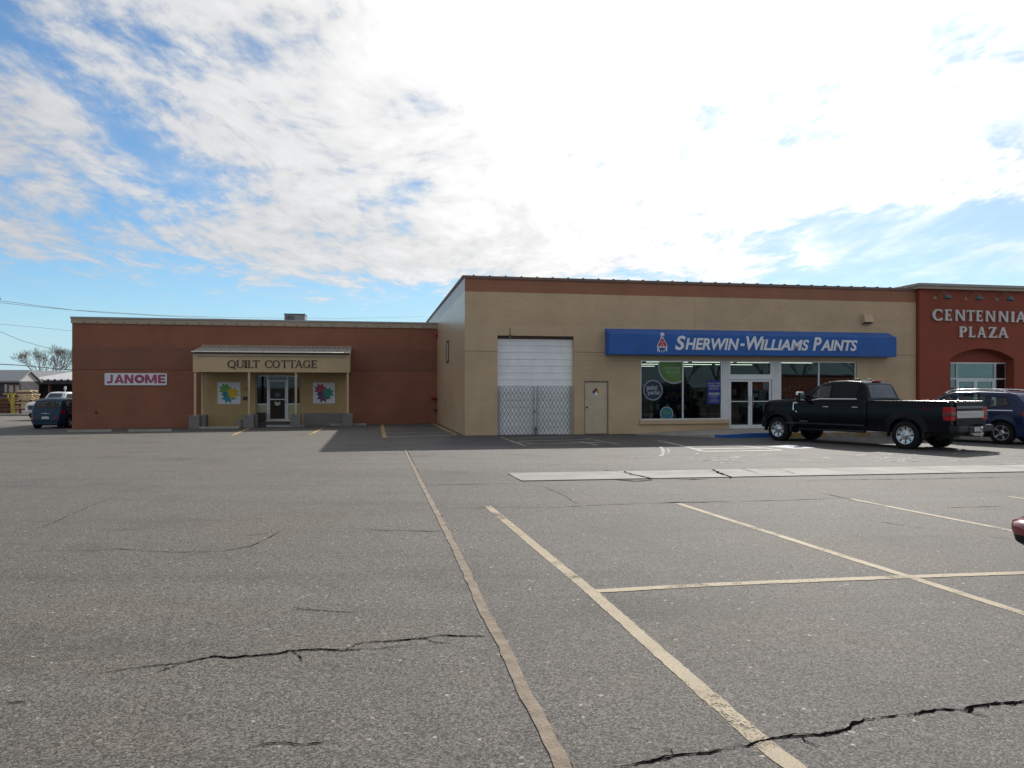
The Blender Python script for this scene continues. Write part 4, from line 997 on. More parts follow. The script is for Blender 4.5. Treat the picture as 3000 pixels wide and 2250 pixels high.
# glazing
gz0 = -.20
m1, m2 = FM.at(2802.5, 1100, bk)[0], FM.at(2914, 1100, bk)[0]; rl = FM.at(2860, 1110, bk)[1]; dmm = FM.at(2858, 1150, bk)[0]
gl = build(frame_mb(gu0, gu1, gz0, gzt, bk - .02, bk + .06, (m1, m2), (rl,), .055), 'shop_front', M['alu'], plaza, FM.M)
for (p0, p1) in ((gu0, m1), (m1, m2), (m2, gu1)):
    mb = MB(); mb.box(p0 + .03, p1 - .03, bk + .016, bk + .024, rl + .03, gzt - .05); build(mb, 'pane', M['glass'], gl, FM.M)
for (p0, p1) in ((gu0, m1), (m2, gu1)):
    mb = MB(); mb.box(p0 + .03, p1 - .03, bk + .016, bk + .024, gz0 + .05, rl - .03); build(mb, 'pane', M['glass'], gl, FM.M)
for (p0, p1) in ((m1 + .03, dmm - .004), (dmm + .004, m2 - .03)):
    df = build(frame_mb(p0, p1, gz0 + .02, rl - .03, bk + .0, bk + .05, (), (), .085, .2), 'entrance_door', M['alu'], plaza, FM.M)
    mb = MB(); mb.box(p0 + .08, p1 - .08, bk + .02, bk + .028, gz0 + .2, rl - .11); build(mb, 'pane', M['glass'], df, FM.M)
mb = MB(); mb.box(uA - .05, uB + .05, 4.0, 4.1, -.2, 3.2); mb.box(uA - .06, uB + .06, bk + .12, 4.0, 2.95, 3.0); mb.box(uA - .1, uA - .06, bk + .12, 4, -.2, 2.95); mb.box(uB + .06, uB + .1, bk + .12, 4, -.2, 2.95); mb.box(uA - .1, uB + .1, bk + .12, 4, -.25, -.2); build(mb, 'lobby', mat('lobby_paint', (.15, .14, .13), .8), plaza, FM.M)

# plaza letters
c7 = lambda x, y: (2500 + x / 3.95, 780 + y / 3.95)
def lbox(ch, x0, x1, yt, yb):
    A_ = FM.at(*c7(x0, yb), POFF); B_ = FM.at(*c7(x1, yt), POFF); return (ch, A_[0], B_[0], A_[1], B_[1])
row1 = [('C', 905, 1015, 498, 632), ('E', 1050, 1125, 503, 630), ('N', 1170, 1277, 507, 633), ('T', 1297, 1391, 512, 636), ('E', 1410, 1482, 514, 639), ('N', 1522, 1626, 518, 642), ('N', 1670, 1777, 523, 646), ('I', 1812, 1850, 527, 648), ('A', 1870, 1985, 528, 650), ('L', 2020, 2090, 534, 654)]
row2 = [('P', 1216, 1300, 698, 822), ('L', 1325, 1398, 700, 824), ('A', 1424, 1522, 703, 826), ('Z', 1552, 1650, 706, 828), ('A', 1666, 1776, 708, 830)]
bx = lbox('C', 905, 1015, 498, 632); bx2 = lbox('P', 1216, 1300, 698, 822)
L1 = empty('letter_sign', FM.M @ Matrix.Translation((bx[1], POFF, bx[3])), 'white raised capitals reading CENTENNIAL on the red wall, upper row', 'sign')
roman(L1, FM, [lbox(*q) for q in row1], POFF - .02, .06, M['letter_pale'], .21, .12, .035)
L2 = empty('letter_sign', FM.M @ Matrix.Translation((bx2[1], POFF, bx2[3])), 'white raised capitals reading PLAZA on the red wall, lower row', 'sign')
roman(L2, FM, [lbox(*q) for q in row2], POFF - .02, .06, M['letter_pale'], .21, .12, .035)
# gooseneck lamps
lampc = mat('lamp_teal', (.035, .085, .095), .3, .3)
def gooseneck(px_, py_, label):
    u, z = FM.at(px_, py_, POFF)
    g = empty('gooseneck_lamp', FM.M @ Matrix.Translation((u, POFF, z)), label, 'lamp', 'gooseneck lamps over the red wall letters')
    mb = MB(); mb.smooth = True; mb.lathe([(.0, -.03), (.06, -.03), (.075, 0)], (u, POFF - .002, z), 'y', 16); build(mb, 'base_plate', M['coping'], g, FM.M)
    mb = MB(); mb.smooth = True; P = []
    for k in range(15):
        a = k / 14; P.append((u + .05 * a, POFF - .03 - .62 * a, z + .30 * math.sin(math.pi * min(1, a * .92)) ** .8 - .05 * a))
    mb.tube(P, .013, 8); build(mb, 'arm', lampc, g, FM.M)
    e = P[-1]; mb = MB(); mb.smooth = True
    mb.lathe([(.025, .03), (.035, .0), (.10, -.06), (.16, -.16), (.165, -.18), (.15, -.165), (.09, -.07), (.0, -.03)], e, 'z', 20); build(mb, 'lamp_shade', lampc, g, FM.M)
gooseneck(2739, 872, 'leftmost of the three teal gooseneck lamps above the red wall letters'); gooseneck(2830, 875, 'middle one of the three teal gooseneck lamps above the red wall letters'); gooseneck(2920, 877, 'rightmost of the three teal gooseneck lamps above the red wall letters')

# ================================================================== brown shop (left)
LZ = -.62; LW = 18.745; LT = 5.19
shop = empty('brown_shop', FL.M @ Matrix.Translation((-LW / 2, 0, LZ)), 'long low reddish brown painted block shop with tan roof edge', 'building')
dlr = FL.at(749, 1100, 0)[0], FL.at(878, 1100, 0)[0]; dz1 = 2.22; dz0 = FL.at(815, 1234, .35)[1]
cz = LT - .34; bz1 = FL.at(760, 1020, 0)[1]; bz0 = FL.at(400, 1083.5, 0)[1]
tn0, tn1 = FL.at(597, 1150, 0)[0], FL.at(1018, 1150, 0)[0]; tnz = FL.at(700, 1090, 0)[1] + .4
us = cuts_of(-LW, 0, dlr[0], dlr[1], tn0, tn1); zs = cuts_of(LZ - .5, dz0, dz1, tnz, bz0 - .012, bz0 + .012, bz1, cz)
def shop_kind(u, z):
    if dlr[0] < u < dlr[1] and dz0 < z < dz1: return None
    if tn0 < u < tn1 and z < tnz: return (-.004, 2)
    if z > bz1: return (0.0, 0)
    if z > bz0 + .012: return (-.012, 1)
    if z > bz0 - .012: return (.02, 1)
    return (0.0, 0)
build(facade(FL, us, zs, shop_kind, .35), 'front_wall', [M['brown_block'], M['brown_smooth'], mat('entry_tan', (.44, .30, .14), .65, var=.08, scale=.8, bump=.3, bscale=40, stain=.25)], shop, FL.M)
mb = MB(); mb.box(-LW, -LW + .3, .351, 16, LZ - .5, cz); mb.box(-.3, 0, .351, 11.2, LZ - .5, cz); mb.box(-LW + .3, -.3, 15.7, 16, LZ - .5, cz)
mb.add([(-LW, 0, LZ - .5), (-LW, .351, LZ - .5), (-LW, .351, cz), (-LW, 0, cz)], [(3, 2, 1, 0)])
build(mb, 'side_wall', M['brown_block'], shop, FL.M)
mb = MB(); mb.box(-LW + .3, -.3, .351, 15.7, cz - .5, cz - .3); build(mb, 'roof', M['roof'], shop, FL.M)
mb = MB(); mb.box(-LW - .04, -.005, -.06, .38, cz + .001, LT - .10); mb.box(-LW - .04, -LW + .34, .38, 16.04, cz + .001, LT - .10)
build(mb, 'fascia', M['coping'], shop, FL.M)
mb = MB(); mb.box(-LW - .07, -.005, -.09, .40, LT - .099, LT); mb.box(-LW - .07, -LW + .36, .40, 16.07, LT - .099, LT); build(mb, 'coping', M['coping_metal'], shop, FL.M, bevel=.012)
mb = MB(); u = -LW + .6
while u < -.3: mb.box(u - .03, u + .03, -.078, -.0605, cz + .04, cz + .09); u += .62
build(mb, 'fascia_fastener', M['frame_brown'], shop, FL.M, kind='stuff')
# entry: storefront
EY = .30
L_ = lambda px_, py_, o=EY: FL.at(px_, py_, o)
e0, e1 = dlr[0] - .03, dlr[1] + .03; ml, mr = L_(784, 1100)[0], L_(842, 1100)[0]; er = L_(800, 1184)[1]; ztr = L_(815, 1111)[1]
ef = build(frame_mb(e0, e1, dz0, dz1 - .02, EY, EY + .08, (ml, mr), (), .06), 'shop_front', M['alu'], shop, FL.M)
for (p0, p1) in ((e0, ml), (mr, e1)):
    mb = MB(); mb.box(p0 + .03, p1 - .03, EY + .0, EY + .08, er - .03, er + .03); build(mb, 'rail', M['alu'], ef, FL.M)
    mb = MB(); mb.box(p0 + .03, p1 - .03, EY + .03, EY + .038, er + .03, dz1 - .08); build(mb, 'pane', M['glass'], ef, FL.M)
    mb = MB(); mb.box(p0 + .03, p1 - .03, EY + .025, EY + .05, dz0 + .06, er - .03); build(mb, 'lower_panel', mat('cream_panel', (.42, .40, .27), .6), ef, FL.M)
mb = MB(); mb.box(ml + .03, mr - .03, EY, EY + .08, ztr - .03, ztr + .04); mb.box(ml + .03, mr - .03, EY + .03, EY + .038, ztr + .04, dz1 - .08); build(mb, 'transom', [M['glass_tint']], ef, FL.M)
sd_ = frame_mb(ml + .035, mr - .035, dz0 + .01, ztr - .035, EY - .02, EY + .04, (), (), .095, .12); zr2 = L_(815, 1170)[1]
sd_.box(ml + .13, mr - .13, EY - .01, EY + .03, zr2 - .03, zr2 + .03)
ed = build(sd_, 'entrance_door', M['white_metal'], shop, FL.M, bevel=.004, seg=1)
mb = MB(); mb.box(ml + .12, mr - .12, EY + .01, EY + .018, dz0 + .12, ztr - .12); build(mb, 'pane', M['glass_tint'], ed, FL.M)
mb = MB(); mb.tube([(mr - .085, EY - .02, zr2 - .25), (mr - .085, EY - .07, zr2 - .22), (mr - .085, EY - .07, zr2 + .02), (mr - .085, EY - .02, zr2 + .05)], .014, 8); build(mb, 'door_handle', M['chrome'], ed, FL.M)
# lettering and shield on the door glass
mb = MB(); cu0 = (ml + mr) / 2
for k, (hw_, zz_) in enumerate(((.05, .40), (.16, .33), (.14, .27), (.17, .21), (.12, .15))): mb.box(cu0 - hw_, cu0 + hw_, EY + .003, EY + .006, zr2 + zz_ - .012, zr2 + zz_ + .012)
build(mb, 'print_rows', mat('door_print', (.20, .20, .21), .6), ed, FL.M)
mb = MB(); mb.prism([(cu0 - .15, zr2 - .12), (cu0 - .15, zr2 - .27), (cu0, zr2 - .36), (cu0 + .15, zr2 - .27), (cu0 + .15, zr2 - .12), (cu0, zr2 - .16)], EY + .003, EY + .006); build(mb, 'shield_print', M['paper'], ed, FL.M)
mb = MB(); mb.box(e0 - .8, e1 + .8, EY + 3.2, EY + 3.3, dz0 - .1, dz1 + .5); mb.box(e0 - .8, e0 - .7, .36, EY + 3.2, dz0 - .1, dz1 + .5); mb.box(e1 + .7, e1 + .8, .36, EY + 3.2, dz0 - .1, dz1 + .5); mb.box(e0 - .8, e1 + .8, .36, EY + 3.3, dz1 + .5, dz1 + .6); mb.box(e0 - .8, e1 + .8, .36, EY + 3.3, dz0 - .12, dz0 - .02); build(mb, 'shop_interior', M['dark_int'], shop, FL.M)
mb = MB(); sg = FL.g(-8.6, 0); mb.box(dlr[0] + .01, dlr[1] - .01, -.3, .29, sg - .2, dz0 - .003); build(mb, 'door_step', mat('dark_step', (.09, .09, .095), .8), shop, FL.M, bevel=.01)
# porch
pd = 2.0
pl0, pl1 = FL.at(565, 1060, -pd)[0], FL.at(1024.5, 1060, -pd)[0]; pzb = FL.at(800, 1090.5, -pd)[1]; pze = FL.at(800, 1032.5, -pd)[1]; pzr = FL.at(800, 1017, -.05)[1]
porch = empty('porch_canopy', FL.M @ Matrix.Translation(((pl0 + pl1) / 2, -pd / 2, FL.g(-8.6, -1))), 'tan shop porch with ribbed metal roof on slim posts and dark serif letters', 'porch')
mb = MB(); mb.box(pl0, pl1, -pd, -pd + .12, pzb, pze - .05); mb.box(pl0, pl0 + .12, -pd + .12, -.01, pzb, pze - .05); mb.box(pl1 - .12, pl1, -pd + .12, -.01, pzb, pze - .05)
for e in (pl0, pl1 - .12): mb.prism([(0, 0), (1, 0), (1, 1)], 0, 1) if False else mb.add([(e, -pd, pze - .05), (e, -.01, pze - .05), (e, -.01, pzr - .06), (e + .12, -pd, pze - .05), (e + .12, -.01, pze - .05), (e + .12, -.01, pzr - .06)], [(0, 1, 2), (3, 5, 4), (0, 3, 4, 1), (1, 4, 5, 2), (0, 2, 5, 3)])
build(mb, 'fascia', mat('porch_tan', (.50, .37, .22), .6, var=.07, scale=.7, bump=.25, bscale=40, stain=.18), porch, FL.M)
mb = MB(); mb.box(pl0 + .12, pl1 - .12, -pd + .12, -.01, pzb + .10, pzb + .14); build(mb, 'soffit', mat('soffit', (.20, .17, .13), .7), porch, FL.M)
mb = MB(); nr = 34; L = []; Ln = 6
for side in (0, 1):
    v = -pd - .12 if side == 0 else -.01; zc = pze if side == 0 else pzr; row = []
    for k in range(nr * 8 + 1):
        u = pl0 - .05 + (pl1 - pl0 + .1) * k / (nr * 8); ph = k % 8; row.append((u, v, zc + (.035 if ph in (3, 4, 5) else 0)))
    L.append(row)
mb.grid(L); mb.grid([[(u, v, z - .02) for u, v, z in L[0]], L[0]]); mb.grid([[(u, v, z - .02) for u, v, z in L[1]], [(u, v, z - .02) for u, v, z in L[0]]])
build(mb, 'metal_roof', mat('porch_roof', (.40, .40, .375), .38, .35, var=.08, stain=.15), porch, FL.M)
mb = MB(); mb.smooth = True; mb.tube([(pl0 - .05, -pd - .135, pze + .004), (pl1 + .05, -pd - .135, pze + .004)], .024, 10); build(mb, 'eave_highlight', mat('eave_highlight', (.82, .78, .70), .5, 0, var=.05), porch, FL.M)  # near-white tube added to paint a bright lit line along the eave
mb = MB(); mb.box(pl0 - .02, pl1 + .02, -.06, -.005, pzr + .02, pzr + .08); build(mb, 'ridge_flashing', M['coping'], porch, FL.M)
zt0 = FL.at(800, 1042, -pd)[1]; pz_ = [pl0 + .12]; mb = MB(); third = (pl1 - pl0 - .3) / 3
for k in range(3): mb.box(pl0 + .15 + third * k, pl0 + .15 + third * (k + 1) - .03, -pd - .07, -pd - .001, zt0 - .035, zt0 + .01)
build(mb, 'light_rail', M['coping_metal'], porch, FL.M)
mb = MB(); mb.box(pl0 + .02, pl1 - .02, -pd - .035, -pd - .001, pze - .10, pze - .055); build(mb, 'eave_trim', M['frame_brown'], porch, FL.M)
posts = [(FL.at(572, 1150, -pd + .1)[0], -pd + .1), (FL.at(593.5, 1150, -.6)[0], -.6), (FL.at(730, 1150, -pd + .1)[0], -pd + .1), (FL.at(867, 1150, -pd + .1)[0], -pd + .1), (FL.at(1019, 1150, -pd + .1)[0], -pd + .1)]
ptop = [.0] * 5
blk_h = .66
for (u, v) in posts:
    mb = MB(); mb.box(u - .055, u + .055, v - .055, v + .055, FL.g(u, v) + blk_h + .001, pzb - .002 if v < -1 else pzb + .099); build(mb, 'post', M['tan_smooth'], porch, FL.M, bevel=.005)
c2 = lambda x, y: (500 + x / 3.687, 960 + y / 3.687)
def qbox(ch, x0, x1, yt=352, yb=434):
    A_ = FL.at(*c2(x0, yb), -pd); B_ = FL.at(*c2(x1, yt), -pd); return (ch, A_[0], B_[0], A_[1], B_[1])
rq = [('Q', 614, 706), ('U', 712, 790), ('I', 795, 829), ('L', 834, 890), ('T', 884, 962), ('C', 1018, 1092), ('O', 1099, 1180), ('T', 1190, 1268), ('T', 1274, 1350), ('A', 1344, 1428), ('G', 1430, 1508), ('E', 1518, 1580)]
qb = [qbox(*q) for q in rq]
LQ = empty('letter_sign', FL.M @ Matrix.Translation((qb[0][1], -pd, qb[0][3])), 'dark serif capitals reading QUILT COTTAGE on the tan porch front', 'sign')
roman(LQ, FL, qb, -pd - .002, .03, M['letter_dark'], .155, .075, .05)

def slab(name, M_, fr, u0, u1, v0, v1, h, label, cat, group=None, bev=.012, extra=.03):
    mb = MB(); g_ = min(fr.g(u0, v0), fr.g(u1, v0), fr.g(u0, v1), fr.g(u1, v1)); top = max(fr.g(u0, v0), fr.g(u1, v1)) + h
    mb.box(u0, u1, v0, v1, g_ - extra, top); return build(mb, name, M_, None, fr.M, label, cat, group, bevel=bev)
PL = [(posts[0], .25, 'grey concrete post block under the front left corner post of the porch'), (posts[1], .22, 'grey concrete post block under the set back left post of the porch'),
      (posts[2], .26, 'grey concrete post block left of the shop entrance steps'), (posts[3], .26, 'grey concrete post block right of the shop entrance door'), (posts[4], .26, 'grey concrete post block under the front right corner post')]
for (p, hw_, lb) in PL: slab('concrete_block', M['planter'], FL, p[0] - hw_, p[0] + hw_, p[1] - .25, p[1] + .25, blk_h, lb, 'concrete block', 'post blocks of the porch')
ub0, ub1 = FL.at(741, 1230, -.9)[0], FL.at(756, 1230, -.9)[0]
slab('concrete_block', M['planter'], FL, ub0 - .1, ub1, -1.15, -.65, blk_h, 'grey concrete block standing behind the entrance left post block', 'concrete block', 'post blocks of the porch')
slab('block_wall', M['planter'], FL, posts[3][0] + .29, posts[4][0] - .28, -.95, -.6, .66, 'low grey concrete block wall between the right porch posts', 'low wall')
# flower pot and black box
u_, _ = FL.at(705, 1230, -1.3); mb = MB(); mb.smooth = True; mb.lathe([(.0, 0), (.13, 0), (.16, .1), (.20, .36), (.24, .38), (.24, .43), (.21, .43), (.19, .38), (0, .36)], (u_, -1.3, FL.g(u_, -1.3)), 'z', 24)
build(mb, 'flower_pot', mat('pot_pale', (.30, .30, .27), .7), None, FL.M, 'pale empty flower pot beside the entrance left post block', 'pot', auto=40)
u0, u1, z0, z1 = FL.rect(754, 1211, 776, 1231, -.02)
mb = MB(); mb.box(u0, u1, -.30, .20, dz0 + .0, z1); mb.box(u0 - .015, u1 + .015, -.315, .215, z1 + .001, z1 + .04)
build(mb, 'storage_box', M['black'], None, FL.M, 'black lidded box standing at the left sidelight of the shop door', 'box', bevel=.01)

# quilt block boards
def star(cx, cz, r, n=8, inner=.60, rot=0.0):
    return [(cx + (r if k % 2 == 0 else r * inner) * math.sin(R(rot + 22.5 + k * 22.5)), cz + (r if k % 2 == 0 else r * inner) * math.cos(R(rot + 22.5 + k * 22.5))) for k in range(16)]
def quilt(x0, y0_, x1, y1_, cols, label):
    u0, u1, z0, z1 = FL.rect(x0, y0_, x1, y1_, -.05); S = u1 - u0; H = z1 - z0
    q = empty('quilt_board', FL.M @ Matrix.Translation(((u0 + u1) / 2, -.03, z0)), label, 'painted board', 'quilt star boards by the shop door')
    mb = MB(); mb.box(u0, u1, -.045, -.006, z0, z1); build(mb, 'board', M['board'], q, FL.M)
    X = lambda a: u0 + a * S; Z = lambda b: z1 - b * H
    for k, (cx, cy, r, c_) in enumerate(((.46, .66, .33, cols[2]), (.33, .32, .31, cols[0]), (.67, .50, .31, cols[1]))):
        mb = MB(); mb.prism([(X(a), Z(b)) for a, b in star(cx, cy, r)], -.0465 - .0018 * k, -.0452); build(mb, 'star', M[c_], q, FL.M)
    mb = MB(); mb.prism([(X(a), Z(b)) for a, b in ((.20, .47), (.30, .44), (.40, .44), (.46, .54), (.38, .63), (.33, .60), (.28, .64), (.19, .62), (.22, .55))], -.0525, -.0452); build(mb, 'overlap_patch', M[cols[3]], q, FL.M)
quilt(637.5, 1120, 704.5, 1184, ('q_green', 'q_yellow', 'q_teal', 'q_tealdk'), 'white square board with green, yellow and teal quilt stars left of the door')
quilt(917, 1121, 981.5, 1182, ('q_red', 'q_emerald', 'q_violet', 'q_purple'), 'white square board with crimson, emerald and purple quilt stars right of the door')
u0, u1, z0, z1 = FL.rect(712, 1162, 726, 1172.5, 0); mb = MB(); mb.box(u0, u1, -.05, -.005, z0, z1); build(mb, 'wall_plaque', M['letter_dark'], None, FL.M, 'small dark plaque on the tan wall beside the left quilt board', 'plaque', bevel=.008)
u_, z_ = FL.at(721, 1138, 0); pl = empty('wall_bracket_lamp', FL.M @ Matrix.Translation((u_, 0, z_ - .12)), 'tiny tan bracket lamp on the wall above the dark plaque', 'lamp')
mb = MB(); mb.smooth = True; mb.tube([(u_, -.005, z_ - .1), (u_, -.06, z_ - .12), (u_, -.12, z_ - .06)], .015, 8); build(mb, 'bracket', M['iron'], pl, FL.M)
mb = MB(); mb.smooth = True; mb.lathe([(.0, .1), (.045, .08), (.055, 0), (.03, -.03), (0, -.03)], (u_, -.12, z_), 'z', 14); build(mb, 'globe', M['amber'], pl, FL.M)
u_, z_ = FL.at(859, 1175, EY + .02); mb = MB(); disc(mb, u_, z_, .115, EY + .02, EY + .026); build(mb, 'door_sticker', M['navy'], None, FL.M, 'dark blue round sticker on the right sidelight of the shop door', 'sticker')
# magenta lettered sign
u0, u1, z0, z1 = FL.rect(307.5, 1093.5, 489.5, 1128.5, 0)
js = empty('wall_sign', FL.M @ Matrix.Translation(((u0 + u1) / 2, 0, z0)), 'white oblong wall sign with bold magenta capitals on the brown wall', 'sign')
mb = MB(); rr = .05; pts = []
for (cx, cz_, a0) in ((u1 - rr, z1 - rr, 0), (u0 + rr, z1 - rr, 90), (u0 + rr, z0 + rr, 180), (u1 - rr, z0 + rr, 270)):
    pts += [(cx + rr * math.cos(R(a0 + 22.5 * k)), cz_ + rr * math.sin(R(a0 + 22.5 * k))) for k in range(5)]
mb.prism(pts, -.05, -.006); build(mb, 'sign_panel', M['board'], js, FL.M)
c1 = lambda x, y: (x / 3.16, 850 + y / 3.16)
mb = MB()
HV = dict(J=[[(.50, .25), (.80, .25), (.80, 1), (.50, 1)], [(.0, 0), (.58, 0), (.80, .25), (.50, .28), (.46, .24), (.0, .24)]],
          A=[[(0, 0), (.30, 0), (.60, 1), (.40, 1)], [(.70, 0), (1, 0), (.60, 1), (.40, 1)], [(.2, .16), (.8, .16), (.76, .36), (.24, .36)]],
          N=[[(0, 0), (.29, 0), (.29, 1), (0, 1)], [(.71, 0), (1, 0), (1, 1), (.71, 1)], [(.66, 0), (1, 0), (.34, 1), (0, 1)]],
          M=[[(0, 0), (.22, 0), (.22, 1), (0, 1)], [(.78, 0), (1, 0), (1, 1), (.78, 1)], [(.40, .05), (.56, .05), (.28, 1), (0, 1)], [(.44, .05), (.60, .05), (1, 1), (.72, 1)]],
          E=[[(0, 0), (.36, 0), (.36, 1), (0, 1)], [(.0, 0), (1, 0), (1, .24), (0, .24)], [(0, .76), (1, .76), (1, 1), (0, 1)], [(0, .39), (.92, .39), (.92, .61), (0, .61)]],
          O=[[(.5 + a * math.cos(t_), .5 + a * math.sin(t_)) for a, t_ in ((.5, k), (.5, k + .224), (.20, k + .224), (.20, k))] for k in [2 * math.pi * q / 28 for q in range(28)]])
for ch, x0, x1 in (('J', 990, 1058), ('A', 1058, 1150), ('N', 1152, 1236), ('O', 1244, 1338), ('M', 1342, 1452), ('E', 1462, 1532)):
    A_ = FL.at(*c1(x0, 863), -.05); B_ = FL.at(*c1(x1, 782), -.05)
    for k, q in enumerate(HV[ch]): mb.prism([(lerp(A_[0], B_[0], a_), lerp(A_[1], B_[1], b_)) for a_, b_ in q], -.0535 - .0003 * (k % 4), -.0505)
build(mb, 'lettering', M['janome'], js, FL.M)
# stain fitting on the brown wall
u_, z_ = FL.at(282, 1208, 0); mb = MB(); mb.box(u_ - .05, u_ + .05, -.05, -.002, z_ - .05, z_ + .05); build(mb, 'wall_outlet', M['letter_dark'], shop, FL.M)
# alarm bell and pipe fittings at the inner corner
u_, z_ = FL.at(1279, 980, -.1)
mb = MB(); mb.smooth = True; mb.lathe([(0, -.16), (.10, -.15), (.17, -.09), (.18, -.03), (.12, 0)], (-.001, 0, 0), 'x', 20)
mb.v = [(x + -.0, y - .35, z + z_) for x, y, z in mb.v]
al = empty('alarm_bell', FL.M @ Matrix.Translation((0, -.35, z_ - .2)), 'dark red alarm bell high in the corner of the tan side wall', 'alarm bell')
build(mb, 'gong', M['alarm'], al, FL.M, auto=50)
mb = MB(); mb.box(-.06, -.002, -.5, -.2, z_ - .2, z_ + .2); build(mb, 'back_box', M['alarm'], al, FL.M)
u_, z_ = FL.at(1270, 1165, 0)
mb = MB(); mb.smooth = True; mb.tube([(u_ - .15, -.16, z_), (u_ + .25, -.16, z_)], .10, 14); mb.tube([(u_ + .05, -.16, z_), (u_ + .05, -.002, z_)], .07, 12)
build(mb, 'fire_connection', M['alarm'], None, FL.M, 'dark red fire hose connection on the brown wall in the inner corner', 'fire connection', auto=40)
u_, z_ = FL.at(1276, 1201, 0)
mb = MB(); mb.smooth = True; mb.tube([(u_ - .10, -.12, z_), (u_ + .12, -.12, z_)], .05, 12); mb.tube([(u_, -.12, z_ - .1), (u_, -.12, z_ + .1)], .03, 10); mb.tube([(u_, -.12, z_), (u_, -.002, z_)], .03, 10)
build(mb, 'pipe_valve', M['iron'], None, FL.M, 'small dark pipe valve low in the inner corner under the fire connection', 'valve', auto=40)
# roof air conditioner
a0, b0 = FL.at(833, 938, 3.0), FL.at(893, 922, 3.0)
ac = empty('rooftop_unit', FL.M @ Matrix.Translation(((a0[0] + b0[0]) / 2, 3.5, cz - .3)), 'grey blue air conditioning unit on the brown shop roof', 'air conditioner')
mb = MB(); mb.box(a0[0], b0[0], 3.0, 4.3, cz - .3, b0[1]); build(mb, 'casing', M['ac'], ac, FL.M, bevel=.01)
mb = MB(); mb.box(a0[0] - .02, b0[0] + .02, 2.98, 4.32, b0[1] + .001, b0[1] + .05); build(mb, 'lid', M['iron'], ac, FL.M)
mb = MB()
for k in range(5): mb.box(a0[0] + .1 + k * .1, a0[0] + .15 + k * .1, 2.985, 2.999, cz + .0, b0[1] - .08)
build(mb, 'grille', M['iron'], ac, FL.M)
# wheel stops
ws_px = [(263, 1266, 'leftmost low concrete wheel stop at the corner of the brown shop'), (440, 1265, 'low concrete wheel stop under the magenta lettered sign'), (643, 1256, 'low concrete wheel stop before the left quilt board'), (836, 1251, 'low concrete wheel stop before the shop entrance door'), (1021, 1247, 'low concrete wheel stop right of the porch posts')]
pts = [(0, 0)]
mb = MB(); sec = [(-.09, 0), (.09, 0), (.07, .09), (.045, .115), (-.045, .115), (-.07, .09)]
vs = []
for x_ in (-.93, .93): vs += [(x_, y_, z_ - .006 * 0) for y_, z_ in sec]
n = 6; mb.add(vs, [tuple(range(5, -1, -1)), tuple(range(6, 12))] + [(i, (i + 1) % 6, (i + 1) % 6 + 6, i + 6) for i in range(6)])
ws = build(mb, 'wheel_stop', M['concrete'], None, None, ws_px[0][2], 'wheel stop', 'concrete wheel stops before the brown shop', bevel=.015, recalc=True)
for i, (x_, y_, lb) in enumerate(ws_px):
    o = ws if i == 0 else ws.copy()
    if i: COL.objects.link(o)
    p = gp(x_, y_); o.location = (p.x, p.y, p.z - .005); o.rotation_euler = (0, 0, TH + R((.5, -1, 1.2, -.6, .4)[i])); o['label'] = lb

